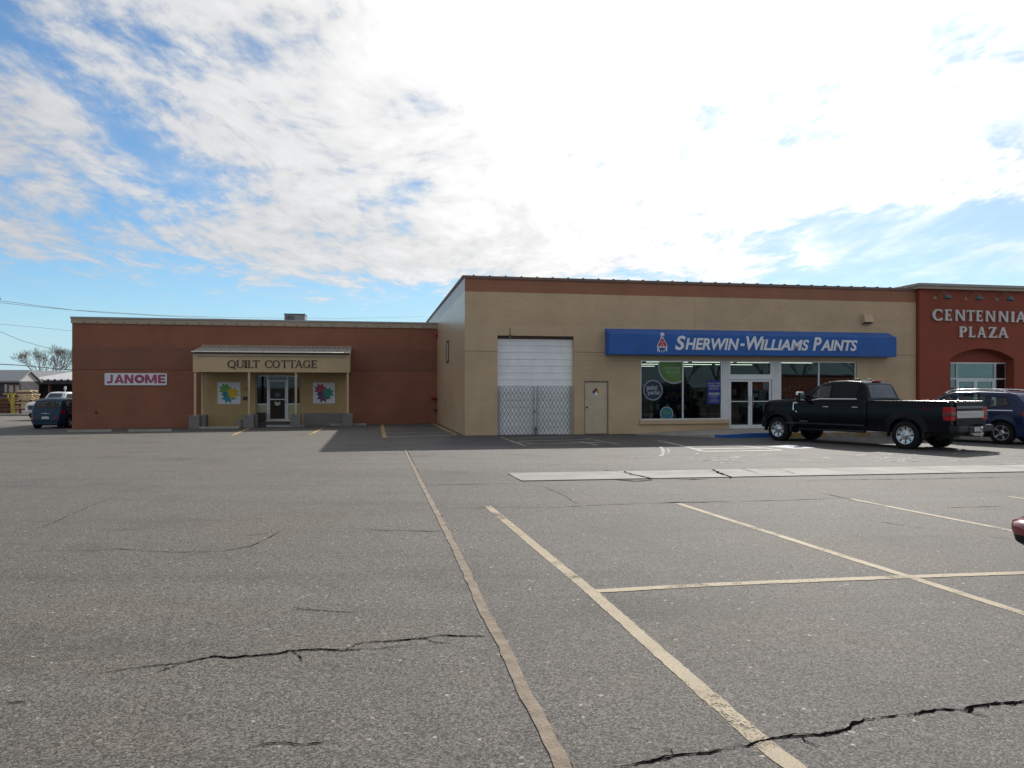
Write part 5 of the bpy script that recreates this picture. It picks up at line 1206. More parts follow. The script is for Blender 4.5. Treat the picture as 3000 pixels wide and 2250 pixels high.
# ================================================================== vehicles
def prof(pts, sm=.05):
    def raw(x):
        if x <= pts[0][0]: return pts[0][1]
        for (x0, z0), (x1, z1) in zip(pts[:-1], pts[1:]):
            if x <= x1: return z0 + (z1 - z0) * (x - x0) / (x1 - x0)
        return pts[-1][1]
    return lambda x: sum(raw(x + sm * k / 3) for k in range(-3, 4)) / 7
class Shell:
    def __init__(s, x0, x1, zt, zb, W, r=.08, crown=.03, nx=110, extra=()):
        s.zt, s.zb, s.W, s.r, s.crown = zt, zb, W, r, crown
        s.xs = sorted(set([x0 + (x1 - x0) * i / nx for i in range(nx + 1)] + list(extra)))
    def Y(s, x, z):
        zt, r = s.zt(x), min(s.r, max(.01, (s.zt(x) - s.zb(x)) * .45)); y = s.W(x, min(z, zt))
        if z > zt - r: k = min(1, (z - (zt - r)) / r); y = y - r + r * math.sqrt(max(0, 1 - k * k))
        return y
    def section(s, x, ns=14, nt=10):
        zb, zt = s.zb(x), s.zt(x); r = min(s.r, max(.01, (zt - zb) * .45)); P = []
        for i in range(ns): z = zb + (zt - r - zb) * i / (ns - 1); P.append((s.W(x, z), z))
        for i in range(1, 5): a = math.pi / 2 * i / 4; P.append((s.W(x, zt) - r + r * math.cos(a), zt - r + r * math.sin(a)))
        ye = P[-1][0]; ze = P[-1][1]
        P = P[:-1]
        top = [(ye * (1 - 2 * i / nt), ze + s.crown * (1 - (1 - 2 * i / nt) ** 2)) for i in range(nt + 1)]
        return P + top + [(-y, z) for y, z in P[::-1]]
    def mesh(s, hole=None, caps=True):
        mb = MB(); mb.smooth = True; rows = [[(x, y, z) for y, z in s.section(x)] for x in s.xs]
        n = len(rows[0]); b = len(mb.v); mb.v += [p for r_ in rows for p in r_]
        for i in range(len(rows) - 1):
            for k in range(n - 1):
                q = [rows[i][k], rows[i][k + 1], rows[i + 1][k + 1], rows[i + 1][k]]
                c = [sum(p[j] for p in q) / 4 for j in range(3)]
                if hole and hole(*c): continue
                mb.f.append((b + i * n + k, b + i * n + k + 1, b + (i + 1) * n + k + 1, b + (i + 1) * n + k)); mb.mi.append(0); mb.sm.append(True)
        if caps:
            for i in (0, len(rows) - 1): mb.f.append(tuple(b + i * n + k for k in (range(n) if i else range(n - 1, -1, -1)))); mb.mi.append(0); mb.sm.append(False)
        return mb
    def side(s, quad, sg, off, nx=10, nz=6, mb=None):
        """patch lying on the flank; quad = (x,z) of bottom-front, bottom-back, top-back, top-front"""
        mb = mb or MB(); mb.smooth = True; A, B, C_, D_ = quad; rows = []
        for i in range(nx + 1):
            t = i / nx; lo = (lerp(A[0], B[0], t), lerp(A[1], B[1], t)); hi = (lerp(D_[0], C_[0], t), lerp(D_[1], C_[1], t)); r_ = []
            for k in range(nz + 1):
                x, z = lerp(lo[0], hi[0], k / nz), lerp(lo[1], hi[1], k / nz); r_.append((x, sg * (s.Y(x, z) + off), z))
            rows.append(r_)
        mb.grid(rows if sg < 0 else [r_[::-1] for r_ in rows]); return mb
    def top(s, x0, x1, w0, w1, off, nx=8, ny=10, mb=None):
        mb = mb or MB(); mb.smooth = True; rows = []
        for i in range(nx + 1):
            t = i / nx; x = lerp(x0, x1, t); wd = lerp(w0, w1, t); zt = s.zt(x); ye = max(.05, s.W(x, zt) - s.r)
            sl_ = (s.zt(x + .01) - s.zt(x - .01)) / .02; L_n = math.hypot(1, sl_); nxx, nzz = -sl_ / L_n, 1 / L_n; r_ = []
            for k in range(ny + 1):
                y = wd * (1 - 2 * k / ny); z = zt + s.crown * (1 - min(1, abs(y / ye)) ** 2); r_.append((x + nxx * off, y, z + nzz * off))
            rows.append(r_)
        mb.grid(rows); return mb
def inquad(x, z, q, grow=0.0):
    """is (x,z) inside the 4-gon"""
    s_ = None
    for i in range(4):
        ax, az = q[i]; bx_, bz = q[(i + 1) % 4]
        c = (bx_ - ax) * (z - az) - (bz - az) * (x - ax)
        L_n = math.hypot(bx_ - ax, bz - az); c /= L_n
        if s_ is None: s_ = 1 if sum((q[j][0] * q[(j + 1) % 4][1] - q[(j + 1) % 4][0] * q[j][1]) for j in range(4)) > 0 else -1
        if c * s_ < -grow: return False
    return True
def arches(clear, axles, Rr):
    def zb(x):
        z = clear
        for (ax, az) in axles:
            d = abs(x - ax)
            if d < Rr: z = max(z, az + math.sqrt(Rr * Rr - d * d))
        return z
    return zb
def arch_x(axles, Rr): return [ax + Rr * k for ax, _ in axles for k in (-1, -.995, -.97, -.93, -.86, -.77, -.66, .66, .77, .86, .93, .97, .995, 1)]
def vehicle(name, pos, fwd, label, cat, group=None):
    x_, y_ = pos; L_n = math.hypot(*fwd); fx, fy = fwd[0] / L_n, fwd[1] / L_n
    zf = G(x_ + fx * 1.6, y_ + fy * 1.6); zr_ = G(x_ - fx * 1.6, y_ - fy * 1.6); zl = G(x_ - fy * .8, y_ + fx * .8); zrr = G(x_ + fy * .8, y_ - fx * .8)
    X = Vector((fx * 3.2, fy * 3.2, zf - zr_)).normalized(); Yv = Vector((-fy * 1.6, fx * 1.6, zl - zrr)).normalized(); Z = X.cross(Yv).normalized(); Yv = Z.cross(X)
    Mx = Matrix(((X.x, Yv.x, Z.x, x_), (X.y, Yv.y, Z.y, y_), (X.z, Yv.z, Z.z, (zf + zr_) / 2), (0, 0, 0, 1)))
    return empty(name, Mx, label, cat, group)
def wheel(root, x, y, Rr, wd, rr, spokes, style='petal'):
    Mx = WM[root.name]; sg = 1 if y > 0 else -1
    wh = bpy.data.objects.new('wheel', None); COL.objects.link(wh); wh.parent = root; WM[wh.name] = Mx; wh.empty_display_size = .1
    h = wd / 2
    mb = MB(); mb.smooth = True
    mb.lathe([(rr, -h), (rr + .03, -h - .008), (Rr - .05, -h - .004), (Rr - .012, -h + .02), (Rr, -h + .05), (Rr, h - .05), (Rr - .012, h - .02), (Rr - .05, h + .004), (rr + .03, h + .008), (rr, h)], (x, y, Rr), 'y', 40)
    for k in range(44):
        a = 2 * math.pi * k / 44
        for s2 in (-1, 1):
            b = a + (.035 if s2 > 0 else 0); ca, sa = math.cos(b), math.sin(b); P = []
            for rad, da in ((Rr - .008, -.045), (Rr + .006, -.040), (Rr + .006, .040), (Rr - .008, .045)):
                P.append((x + rad * math.cos(b + da), Rr + rad * math.sin(b + da)))
            y0, y1 = y + s2 * h * .22, y + s2 * h * .9
            mb.smooth = False; mb.add([(p[0], y0, p[1]) for p in P] + [(p[0], y1, p[1]) for p in P], [(0, 1, 2, 3), (7, 6, 5, 4), (0, 4, 5, 1), (1, 5, 6, 2), (2, 6, 7, 3)])
    build(mb, 'tyre', M['rubber'], wh, Mx, auto=35)
    mb = MB(); mb.smooth = True; mb.cur = 0; o = y + sg * (h - .012)
    mb.lathe([(rr + .004, 0), (rr + .004, sg * .012), (rr - .02, sg * .008), (rr - .035, -sg * .05)], (x, o, Rr), 'y', 40)
    mb.cur = 1; mb.lathe([(rr - .034, 0), (.0, 0)], (x, o - sg * .075, Rr), 'y', 32)
    mb.cur = 0; mb.lathe([(.0, sg * .012), (.05, sg * .010), (.062, -sg * .004), (.085, -sg * .02), (.09, -sg * .06)], (x, o, Rr), 'y', 24)
    mb.smooth = False
    for k in range(spokes):
        a = 2 * math.pi * (k + .5) / spokes; ca, sa = math.cos(a), math.sin(a)
        w0, w1 = (.028, .058) if style == 'petal' else (.024, .030)
        pts = [(.06, -w0), (rr * .55, -w1 * .85), (rr - .02, -w1), (rr - .02, w1), (rr * .55, w1 * .85), (.06, w0)]
        V = [(x + r_ * ca - t_ * sa, o - sg * (.012 + .018 * (i in (1, 4))), Rr + r_ * sa + t_ * ca) for i, (r_, t_) in enumerate(pts)] + [(x + r_ * ca - t_ * sa, o - sg * .072, Rr + r_ * sa + t_ * ca) for r_, t_ in pts]
        mb.add(V, [(0, 1, 4, 5), (1, 2, 3, 4)] + [(i + 6, (i + 1) % 6 + 6, (i + 1) % 6, i) for i in range(6)])
    build(mb, 'rim', [M['rim'], M['rim_dark']], wh, Mx, auto=40)
    return wh
def Pb(root, mb, name, m, parent=None, **kw): return build(mb, name, M[m] if isinstance(m, str) else m, parent or root, WM[root.name], **kw)

# ------------------------------------------------------------------ black pickup
fwd = Vector((9.24 - 11.54, 24.79 - 20.89)); fwd.normalize(); lft = Vector((-fwd.y, fwd.x))
mid = (Vector((11.54, 20.89)) + Vector((9.24, 24.79))) / 2 - lft * .86
tk = vehicle('pickup_truck', (mid.x, mid.y), (fwd.x, fwd.y), 'black crew cab long bed pickup truck with chrome wheels before the paint store', 'pickup truck')
fa, ra, WR = 2.24, -2.24, .41
ax = [(fa, WR), (ra, WR)]
def flare(x, z):
    f = 0
    for a_, zc in ax:
        d = math.hypot(x - a_, z - zc); f = max(f, .045 * max(0, min(1, (.66 - d) / .09)))
    return f
def tW(x, z):
    y = .935 + .02 * math.sin(max(0, min(1, (z - .45) / .95)) * math.pi) + flare(x, z)
    y -= .03 * max(0, (z - 1.25) / .2)
    if x > 2.6: y -= .12 * ((x - 2.6) / .36) ** 2
    if x > 1.5: y -= .05 * max(0, min(1, (z - 1.2) / .25)) * min(1, (x - 1.5) / .6)
    return y
zbt = arches(.52, ax, .50)
hood = Shell(-1.03, 2.95, prof([(-2, 1.42), (1.3, 1.43), (1.55, 1.45), (2.6, 1.40), (2.84, 1.34), (2.95, 1.24), (3.0, 1.16)], .05), zbt, tW, .07, .035, 130, [x for x in arch_x(ax, .50) if -1.03 < x < 2.95])
Pb(tk, hood.mesh(lambda x, y, z: (-.9 < x < 1.35) and z > 1.38 and abs(y) < .8), 'body', 'truck', auto=35)
bed = Shell(-3.50, -1.06, lambda x: 1.395, zbt, lambda x, z: tW(x, z) - (.03 * ((-3.3 - x) / .2) ** 2 if x < -3.3 else 0), .04, .0, 80, [x for x in arch_x(ax, .50) if -3.5 < x < -1.06])
bo = Pb(tk, bed.mesh(lambda x, y, z: z > 1.37 and abs(y) < .83 and -3.42 < x < -1.15), 'bed', 'truck', auto=35)
mb = MB(); mb.box(-3.43, -1.14, -.845, -.83, .85, 1.385); mb.box(-3.43, -1.14, .83, .845, .85, 1.385); mb.box(-1.155, -1.14, -.83, .83, .85, 1.385); mb.box(-3.43, -3.415, -.83, .83, .85, 1.385); mb.box(-3.42, -1.15, -.83, .83, .83, .85)
for sg in (-1, 1): mb.box(-2.8, -1.7, sg * .60, sg * .83, .85, 1.02)
Pb(tk, mb, 'bed_liner', 'plastic', bo)
for sg in (-1, 1):
    mb = MB(); mb.box(-3.46, -1.10, sg * .835, sg * .925, 1.396, 1.412); Pb(tk, mb, 'rail_cap', mat('rail_cap', (.10, .10, .11), .16, .5, var=0), bo, bevel=.006)
# cab
zt_c = prof([(-1.2, 1.36), (-1.035, 1.38), (-1.0, 1.46), (-.84, 1.92), (-.70, 2.0), (-.2, 2.035), (.3, 2.03), (.62, 1.97), (.80, 1.88), (1.50, 1.42), (1.8, 1.40)], .05)
def cW(x, z): return .93 - .19 * max(0, (z - 1.40)) / .62 - .05 * max(0, min(1, (-.7 - x) / .3))
cab = Shell(-1.03, 1.52, zt_c, lambda x: min(1.37, zt_c(x) - .03), cW, .09, .025, 90)
win_f = ((1.16, 1.47), (.27, 1.45), (.27, 1.88), (.62, 1.88)); win_f = ((1.10, 1.40), (.24, 1.47), (.24, 1.90), (.64, 1.89))
win_r = ((.13, 1.47), (-.66, 1.48), (-.66, 1.89), (.13, 1.90))
def cabhole(x, y, z):
    if abs(y) > .55 and z < 1.93 and (inquad(x, z, win_f) or inquad(x, z, win_r)): return True
    if .80 < x < 1.40 and abs(y) < .70 - .0 * x and z > zt_c(x) - .05: return True
    if -.985 < x < -.86 and abs(y) < .60 and z > 1.46 and z > zt_c(x) - .12: return True
    return False
cb = Pb(tk, cab.mesh(cabhole, caps=False), 'cab', 'truck', auto=35)
for sg in (-1, 1):
    Pb(tk, cab.side(win_f, sg, .004), 'side_window', 'glass_car', cb); Pb(tk, cab.side(win_r, sg, .004), 'side_window', mat('tinted_glass', (.003, .004, .008), .06, var=0, spec=.18) if sg > 0 else M['glass_car'], cb)
    for q in (win_f, win_r):
        A, B, C_, D_ = q; fmb = MB(); t_ = .03
        for (p, r_, w_) in ((A, B, 1), (D_, C_, -1)): cab.side(((p[0], p[1]), (r_[0], r_[1]), (r_[0], r_[1] + t_ * w_), (p[0], p[1] + t_ * w_)), sg, .008, 10, 1, fmb)
        for (p, r_, w_) in ((B, C_, 1), (A, D_, -1)): cab.side(((p[0] + t_ * w_, p[1]), (p[0], p[1]), (r_[0], r_[1]), (r_[0] + t_ * w_, r_[1])), sg, .0095, 1, 8, fmb)
        Pb(tk, fmb, 'window_trim', 'plastic', cb, recalc=True)
    mb = MB()
    cab.side(((1.02, 1.385), (.86, 1.405), (.86, 1.428), (1.02, 1.408)), sg, .014, 4, 1, mb); cab.side(((.86, 1.405), (.62, 1.445), (.62, 1.468), (.86, 1.428)), sg, .014, 6, 1, mb); cab.side(((.62, 1.445), (-.70, 1.445), (-.70, 1.468), (.62, 1.468)), sg, .014, 12, 1, mb)
    Pb(tk, mb, 'chrome_strip', 'chrome', cb)
Pb(tk, cab.top(.76, 1.44, .70, .80, .006), 'windscreen', 'glass_car', cb)
Pb(tk, cab.top(-1.0, -.845, .66, .60, .006), 'rear_window', mat('rear_glass', (.10, .107, .118), .12, var=.15, scale=2, spec=.4), cb)
mb = MB(); mb.box(-.9, 1.35, -.86, .86, 1.0, 1.05)
for (sx, sy) in ((.15, .40), (.15, -.40), (-.62, .42), (-.62, -.42)): mb.box(sx - .1, sx + .12, sy - .24, sy + .24, 1.05, 1.62); mb.box(sx - .06, sx + .06, sy - .12, sy + .12, 1.62, 1.78)
mb.box(1.0, 1.4, -.8, .8, 1.05, 1.36); Pb(tk, mb, 'seats', 'seat', cb, bevel=.03)
mb = MB(); mb.smooth = True; mb.lathe([(.17, -.012), (.185, 0), (.17, .012), (.155, 0)], (.78, .40, 1.40), 'x', 20, True); Pb(tk, mb, 'steering_wheel', 'plastic', cb)
# roof lamps
for k in range(5):
    mb = MB(); mb.smooth = True; yy = -.42 + .21 * k; zz_ = zt_c(.60) + .025 * (1 - (yy / .62) ** 2); mb.lathe([(0, .035), (.035, .028), (.055, .005), (.06, -.01)], (.58, yy, zz_), 'z', 12); Pb(tk, mb, 'roof_marker_lamp', 'amber', cb)
mb = MB(); mb.box(-.80, -.74, -.20, .20, 1.99, 2.035); Pb(tk, mb, 'high_brake_lamp', 'lamp_red', cb, bevel=.008)
for yy in (.36, -.30): 
    mb = MB(); mb.smooth = True; mb.lathe([(0, .045), (.08, .04), (.11, .01), (.115, -.01)], (-.35, yy, 2.055), 'z', 16); Pb(tk, mb, 'roof_puck', 'plastic', cb)
# doors, handles
for sg in (-1, 1):
    for (xa, xb) in ((1.20, .20), (.175, -.82)):
        d_ = MB(); hood.side(((xa, .60), (xb, .60), (xb, 1.355), (xa, 1.355)), sg, .006, 8, 6, d_)
        dd = Pb(tk, d_, 'door', 'truck')
        hx_ = xb + .16; mb = MB(); yy = hood.Y(hx_, 1.20); mb.box(hx_ - .10, hx_ + .10, sg * (yy + .010), sg * (yy + .042), 1.185, 1.215); Pb(tk, mb, 'door_handle', 'chrome', dd, bevel=.008)
    mb = MB(); hood.side(((1.85, .62), (-.95, .62), (-.95, .67), (1.85, .67)), sg, .02, 16, 1, mb); Pb(tk, mb, 'side_moulding', mat('moulding', (.02, .022, .025), .3, .2, var=0))
    # fender vent badge
    mb = MB()
    for q in (((1.62, 1.305), (1.46, 1.305), (1.46, 1.34), (1.62, 1.34)), ((1.62, 1.08), (1.585, 1.08), (1.585, 1.34), (1.62, 1.34)), ((1.62, 1.08), (1.585, 1.08), (1.46, 1.0), (1.46, 1.04))): hood.side(q, sg, .018, 4, 3, mb)
    Pb(tk, mb, 'fender_vent', 'chrome')
    mb = MB(); hood.side(((1.35, .70), (1.05, .70), (1.05, .725), (1.35, .725)), sg, .018, 4, 1, mb); Pb(tk, mb, 'fender_badge', 'chrome')
    # mirrors
    mr_ = MB(); mr_.box(1.06, 1.22, sg * 1.08, sg * 1.32, 1.36, 1.68); mr_ = Pb(tk, mr_, 'mirror', 'plastic', bevel=.035)
    mb = MB(); mb.box(1.10, 1.25, sg * 1.075, sg * 1.325, 1.55, 1.69); Pb(tk, mb, 'mirror_cap', 'chrome', mr_, bevel=.04)
    mb = MB(); mb.box(1.12, 1.18, sg * .9, sg * 1.09, 1.42, 1.46); mb.box(1.12, 1.18, sg * .9, sg * 1.09, 1.56, 1.60); Pb(tk, mb, 'mirror_arm', 'plastic', mr_)
    mb = MB(); mb.box(1.052, 1.059, sg * 1.11, sg * 1.29, 1.39, 1.65); Pb(tk, mb, 'mirror_glass', 'chrome', mr_)
    mb = MB(); mb.box(-.95, 1.45, sg * .80, sg * .95, .42, .47); Pb(tk, mb, 'side_step', 'plastic', bevel=.02)
    hl = MB(); hl.box(2.84, 2.975, sg * .60, sg * .845, .98, 1.22); Pb(tk, hl, 'headlight', mat('headlamp', (.22, .22, .23), .2, spec=.4), bevel=.03)
    mb = MB(); mb.box(2.86, 2.91, sg * .83, sg * .862, 1.0, 1.17); Pb(tk, mb, 'turn_lamp', 'amber')
    tl_ = MB(); tl_.box(-3.53, -3.30, sg * .70, sg * .955, .86, 1.24); tlo = Pb(tk, tl_, 'taillight', 'lamp_red', bevel=.02)
    mb = MB(); mb.box(-3.54, -3.29, sg * .69, sg * .962, .98, 1.10); Pb(tk, mb, 'dark_lens', mat('lens_dark', (.10, .004, .006), .2, coat=.6), tlo, bevel=.02)
    for a_ in (fa, ra):
        mb = MB(); mb.smooth = True; pr = []; n_ = 22
        for k in range(n_ + 1):
            an = math.pi * (-.04 + 1.08 * k / n_); pr.append([(a_ + rad * math.cos(an), sg * yy, WR + rad * math.sin(an)) for rad, yy in ((.50, .86), (.502, .985), (.53, .99), (.56, .97), (.56, .90))])
        mb.grid(pr if sg < 0 else [r_[::-1] for r_ in pr])
        Pb(tk, mb, 'wheel_flare', 'plastic', auto=40)
# off-road lettering decal on the bed side
mb = MB(); vs, fs = text_mesh('4X4', 0, .22, 1.155, 1.235, 0, .03, .001); mb.add([(-2.72 - a_, bed.Y(-2.7, 1.2) + .006 + b_ * -1 * 0, c_) for a_, b_, c_ in vs], fs); Pb(tk, mb, 'side_decal', mat('decal_red', (.16, .012, .02), .5, var=0))
mb = MB(); vs, fs = text_mesh('OFF ROAD', 0, .32, 1.165, 1.225, 0, .02, .001); mb.add([(-2.96 - a_, bed.Y(-2.9, 1.2) + .006, c_) for a_, b_, c_ in vs], fs); Pb(tk, mb, 'side_decal', mat('decal_grey', (.07, .07, .075), .5, var=0))
# tailgate
mb = MB(); mb.box(-3.535, -3.50, -.695, .695, .70, 1.385); tg = Pb(tk, mb, 'tailgate', 'truck', bevel=.012)
mb = MB(); mb.box(-3.565, -3.536, -.70, .70, .93, 1.13); mb.box(-3.575, -3.566, -.66, .66, 1.075, 1.09); mb.box(-3.575, -3.566, -.66, .66, .97, .985); Pb(tk, mb, 'chrome_panel', 'chrome', tg, bevel=.008)
mb = MB(); mb.box(-3.55, -3.536, -.69, .69, 1.20, 1.27); Pb(tk, mb, 'tailgate_step', mat('grey_trim', (.14, .14, .15), .35, .4, var=0), tg)
mb = MB(); mb.box(-3.72, -3.45, -.93, -.40, .55, .72); mb.box(-3.72, -3.45, .40, .93, .55, .72); mb.box(-3.74, -3.45, -.40, .40, .52, .70); rb = Pb(tk, mb, 'rear_bumper', mat('bumper_dark', (.012, .012, .013), .4, 0, var=0, spec=.3), bevel=.03)
mb = MB(); mb.box(-3.745, -3.741, -.16, .16, .56, .68); Pb(tk, mb, 'number_plate', 'plate', rb)
mb = MB(); mb.box(-3.70, -3.50, -.90, -.5, .722, .735); mb.box(-3.70, -3.50, .5, .90, .722, .735); Pb(tk, mb, 'bumper_tread', 'plastic', rb)
mb = MB(); mb.box(-3.80, -3.4, -.04, .04, .44, .52); mb.tube([(-3.84, 0, .42), (-3.84, 0, .62)], .022, 10); mb.smooth = True; mb.lathe([(0, .05), (.035, .035), (.045, 0), (.035, -.035), (.02, -.05)], (-3.84, 0, .66), 'z', 14); Pb(tk, mb, 'tow_hitch', 'chrome')
mb = MB(); mb.box(2.78, 3.03, -.86, .86, .45, .74); Pb(tk, mb, 'front_bumper', 'plastic', bevel=.05)
mb = MB(); mb.box(2.88, 2.98, -.58, .58, .80, 1.20); g_ = Pb(tk, mb, 'grille', 'plastic', bevel=.02)
mb = MB()
for zz_ in (.86, .96, 1.06, 1.16): mb.box(2.981, 2.995, -.56, .56, zz_ - .025, zz_ + .025)
Pb(tk, mb, 'grille_bar', 'chrome', g_)
mb = MB(); mb.box(-3.3, 2.75, -.60, .60, .46, .80); mb.box(-3.4, -2.9, .3, .55, .36, .46); Pb(tk, mb, 'chassis', 'plastic')
mb = MB(); mb.smooth = True
for a_ in (fa, ra): mb.tube([(a_, -.75, WR), (a_, .75, WR)], .07, 12); mb.lathe([(0, -.16), (.14, -.1), (.16, 0), (.14, .1), (0, .16)], (a_, .05, WR), 'y', 16)
Pb(tk, mb, 'axle', 'iron')
mb = MB(); mb.smooth = True; mb.tube([(-2.9, -.78, .48), (-3.45, -.90, .46)], .055, 12); Pb(tk, mb, 'exhaust_tip', 'chrome')
for a_ in (fa, ra):
    for sg in (-1, 1): wheel(tk, a_, sg * .835, WR, .27, .262, 8)

# ------------------------------------------------------------------ generic car
def make_car(name, pos, fwd, label, cat, paint, top_pts, W0, belt, tumble, axx, WRr, arch, clear, x0, x1, wins, wsc, rwin, spokes=5, r=.09, sm=.06, tail=(), head=(), plate_z=None, roof_rail=False, wheel_set=True, group=None, glass_side='glass_car', taper=(.16, .20)):
    root = vehicle(name, pos, fwd, label, cat, group)
    ax_ = [(axx[0], WRr), (axx[1], WRr)]; zt = prof(top_pts, sm); zb0 = arches(clear, ax_, arch)
    zb = lambda x: min(zb0(x), zt(x) - .06)
    def W(x, z):
        y = W0 + .03 * math.sin(max(0, min(1, (z - clear) / (belt - clear))) * math.pi)
        if z > belt: y -= tumble * (z - belt)
        if x > x1 - .7: y -= taper[0] * ((x - x1 + .7) / .7) ** 2
        if x < x0 + .6: y -= taper[1] * ((x0 + .6 - x) / .6) ** 2
        for a_, zc in ax_:
            d = math.hypot(x - a_, z - zc); y += .022 * max(0, min(1, (arch + .12 - d) / .08))
        return y
    sh = Shell(x0, x1, zt, zb, W, r, .035, 130, [x for x in arch_x(ax_, arch) if x0 < x < x1] + [x0 + .01, x0 + .02, x0 + .04, x1 - .01, x1 - .02, x1 - .04])
    def hole(x, y, z):
        if abs(y) > .4 and any(inquad(x, z, q) for q in wins) and z < zt(x) - .05: return True
        if wsc and wsc[0] + .03 < x < wsc[1] - .03 and abs(y) < wsc[2] - .03 and z > zt(x) - .03: return True
        if rwin and rwin[0] + .02 < x < rwin[1] - .02 and abs(y) < rwin[2] - .05 and z > zt(x) - .03: return True
        return False
    body = Pb(root, sh.mesh(hole), 'body', paint, auto=38)
    for sg in (-1, 1):
        for q in wins:
            Pb(root, sh.side(q, sg, .004), 'side_window', glass_side); A, B, C_, D_ = q; f_ = MB(); t_ = .028
            for (p, r_, w_) in ((A, B, 1), (D_, C_, -1)): sh.side((p, r_, (r_[0], r_[1] + t_ * w_), (p[0], p[1] + t_ * w_)), sg, .008, 10, 1, f_)
            for (p, r_, w_) in ((B, C_, 1), (A, D_, -1)): sh.side(((p[0] + t_ * w_, p[1]), p, r_, (r_[0] + t_ * w_, r_[1])), sg, .0095, 1, 8, f_)
            Pb(root, f_, 'window_trim', 'plastic', recalc=True)
    if wsc: Pb(root, sh.top(wsc[0], wsc[1], wsc[3], wsc[2], .006), 'windscreen', 'glass_car')
    if rwin: Pb(root, sh.top(rwin[0], rwin[1], rwin[2], rwin[3], .006), 'rear_window', 'glass_tint')
    mb = MB(); mb.box(x0 + .45, x1 - 1.0, -W0 + .16, W0 - .16, clear + .12, clear + .2)
    for sx in (.0, -.85):
        for sy in (.36, -.36): mb.box(sx - .1, sx + .1, sy - .22, sy + .22, clear + .2, belt + .18); mb.box(sx - .06, sx + .05, sy - .12, sy + .12, belt + .2, belt + .36)
    Pb(root, mb, 'seats', 'seat', bevel=.03)
    mb = MB(); mb.box(x0 + .25, x1 - .25, -W0 + .26, W0 - .26, clear - .06, clear + .14); Pb(root, mb, 'underbody', 'plastic')
    if wheel_set:
        for a_ in axx:
            for sg in (-1, 1): wheel(root, a_, sg * (W0 - .10), WRr, .22, WRr * .66, spokes, 'bar')
    return root, sh

# blue crossover behind the pickup
sp = Vector((15.75, 23.0)) - lft * .82 + fwd * 1.42
suv, ssh = make_car('crossover_car', (sp.x, sp.y), (fwd.x, fwd.y), 'dark blue crossover car with silver roof rails parked beyond the black pickup', 'car', 'suv',
    [(-2.42, .45), (-2.40, .82), (-2.34, 1.02), (-2.20, 1.16), (-1.78, 1.60), (-1.55, 1.66), (-.6, 1.70), (.1, 1.69), (.45, 1.62), (1.30, 1.12), (1.5, 1.06), (2.1, .98), (2.36, .80), (2.42, .45)],
    .915, 1.06, .30, (1.42, -1.42), .365, .43, .26, -2.42, 2.42,
    [((1.02, 1.12), (.10, 1.10), (.10, 1.55), (.42, 1.53)), ((.02, 1.10), (-.92, 1.13), (-.92, 1.56), (.02, 1.56)), ((-1.02, 1.14), (-1.66, 1.26), (-1.50, 1.52), (-1.02, 1.55))], (.48, 1.24, .74, .62), (-2.14, -1.84, .66, .58), spokes=5)
for sg in (-1, 1):
    mb = MB(); mb.smooth = True; P = [(x, sg * .66, ssh.zt(x) + .03 + .05 * min(1, max(0, min(x + 1.55, .55 - x) / .25))) for x in [-1.55 + 2.1 * k / 20 for k in range(21)]]; mb.tube(P, .018, 8); Pb(suv, mb, 'roof_rail', 'chrome')
    mb = MB(); ssh.side(((-2.02, .92), (-2.34, .92), (-2.30, 1.02), (-2.05, 1.06)), sg, .008, 6, 4, mb); Pb(suv, mb, 'taillight', 'lamp_red')
    mb = MB(); ssh.side(((1.10, 1.075), (-1.75, 1.075), (-1.75, 1.10), (1.10, 1.10)), sg, .006, 16, 1, mb); Pb(suv, mb, 'chrome_strip', 'chrome')
    for (xa, xb) in ((.98, .07), (.05, -.95)):
        mb = MB(); ssh.side(((xa, .40), (xb, .40), (xb, 1.06), (xa, 1.06)), sg, .004, 8, 6, mb); d_ = Pb(suv, mb, 'door', 'suv')
        mb = MB(); yy = ssh.Y(xb + .15, .98); mb.box(xb + .06, xb + .24, sg * (yy + .008), sg * (yy + .035), .965, .995); Pb(suv, mb, 'door_handle', 'chrome', d_, bevel=.006)
    mb = MB(); mb.box(.98, 1.10, sg * .93, sg * 1.08, 1.08, 1.22); Pb(suv, mb, 'mirror', 'suv', bevel=.03)
    mb = MB(); ssh.side(((1.0, .30), (-1.0, .30), (-1.0, .40), (1.0, .40)), sg, .012, 10, 1, mb); Pb(suv, mb, 'sill', 'plastic')
    mb = MB(); ssh.side(((2.34, .72), (2.0, .78), (1.9, .88), (2.2, .84)), sg, .008, 6, 4, mb); Pb(suv, mb, 'headlight', 'lamp_clear')
mb = MB(); mb.box(-2.44, -2.30, -.72, .72, .34, .60); Pb(suv, mb, 'rear_bumper', 'plastic', bevel=.03)

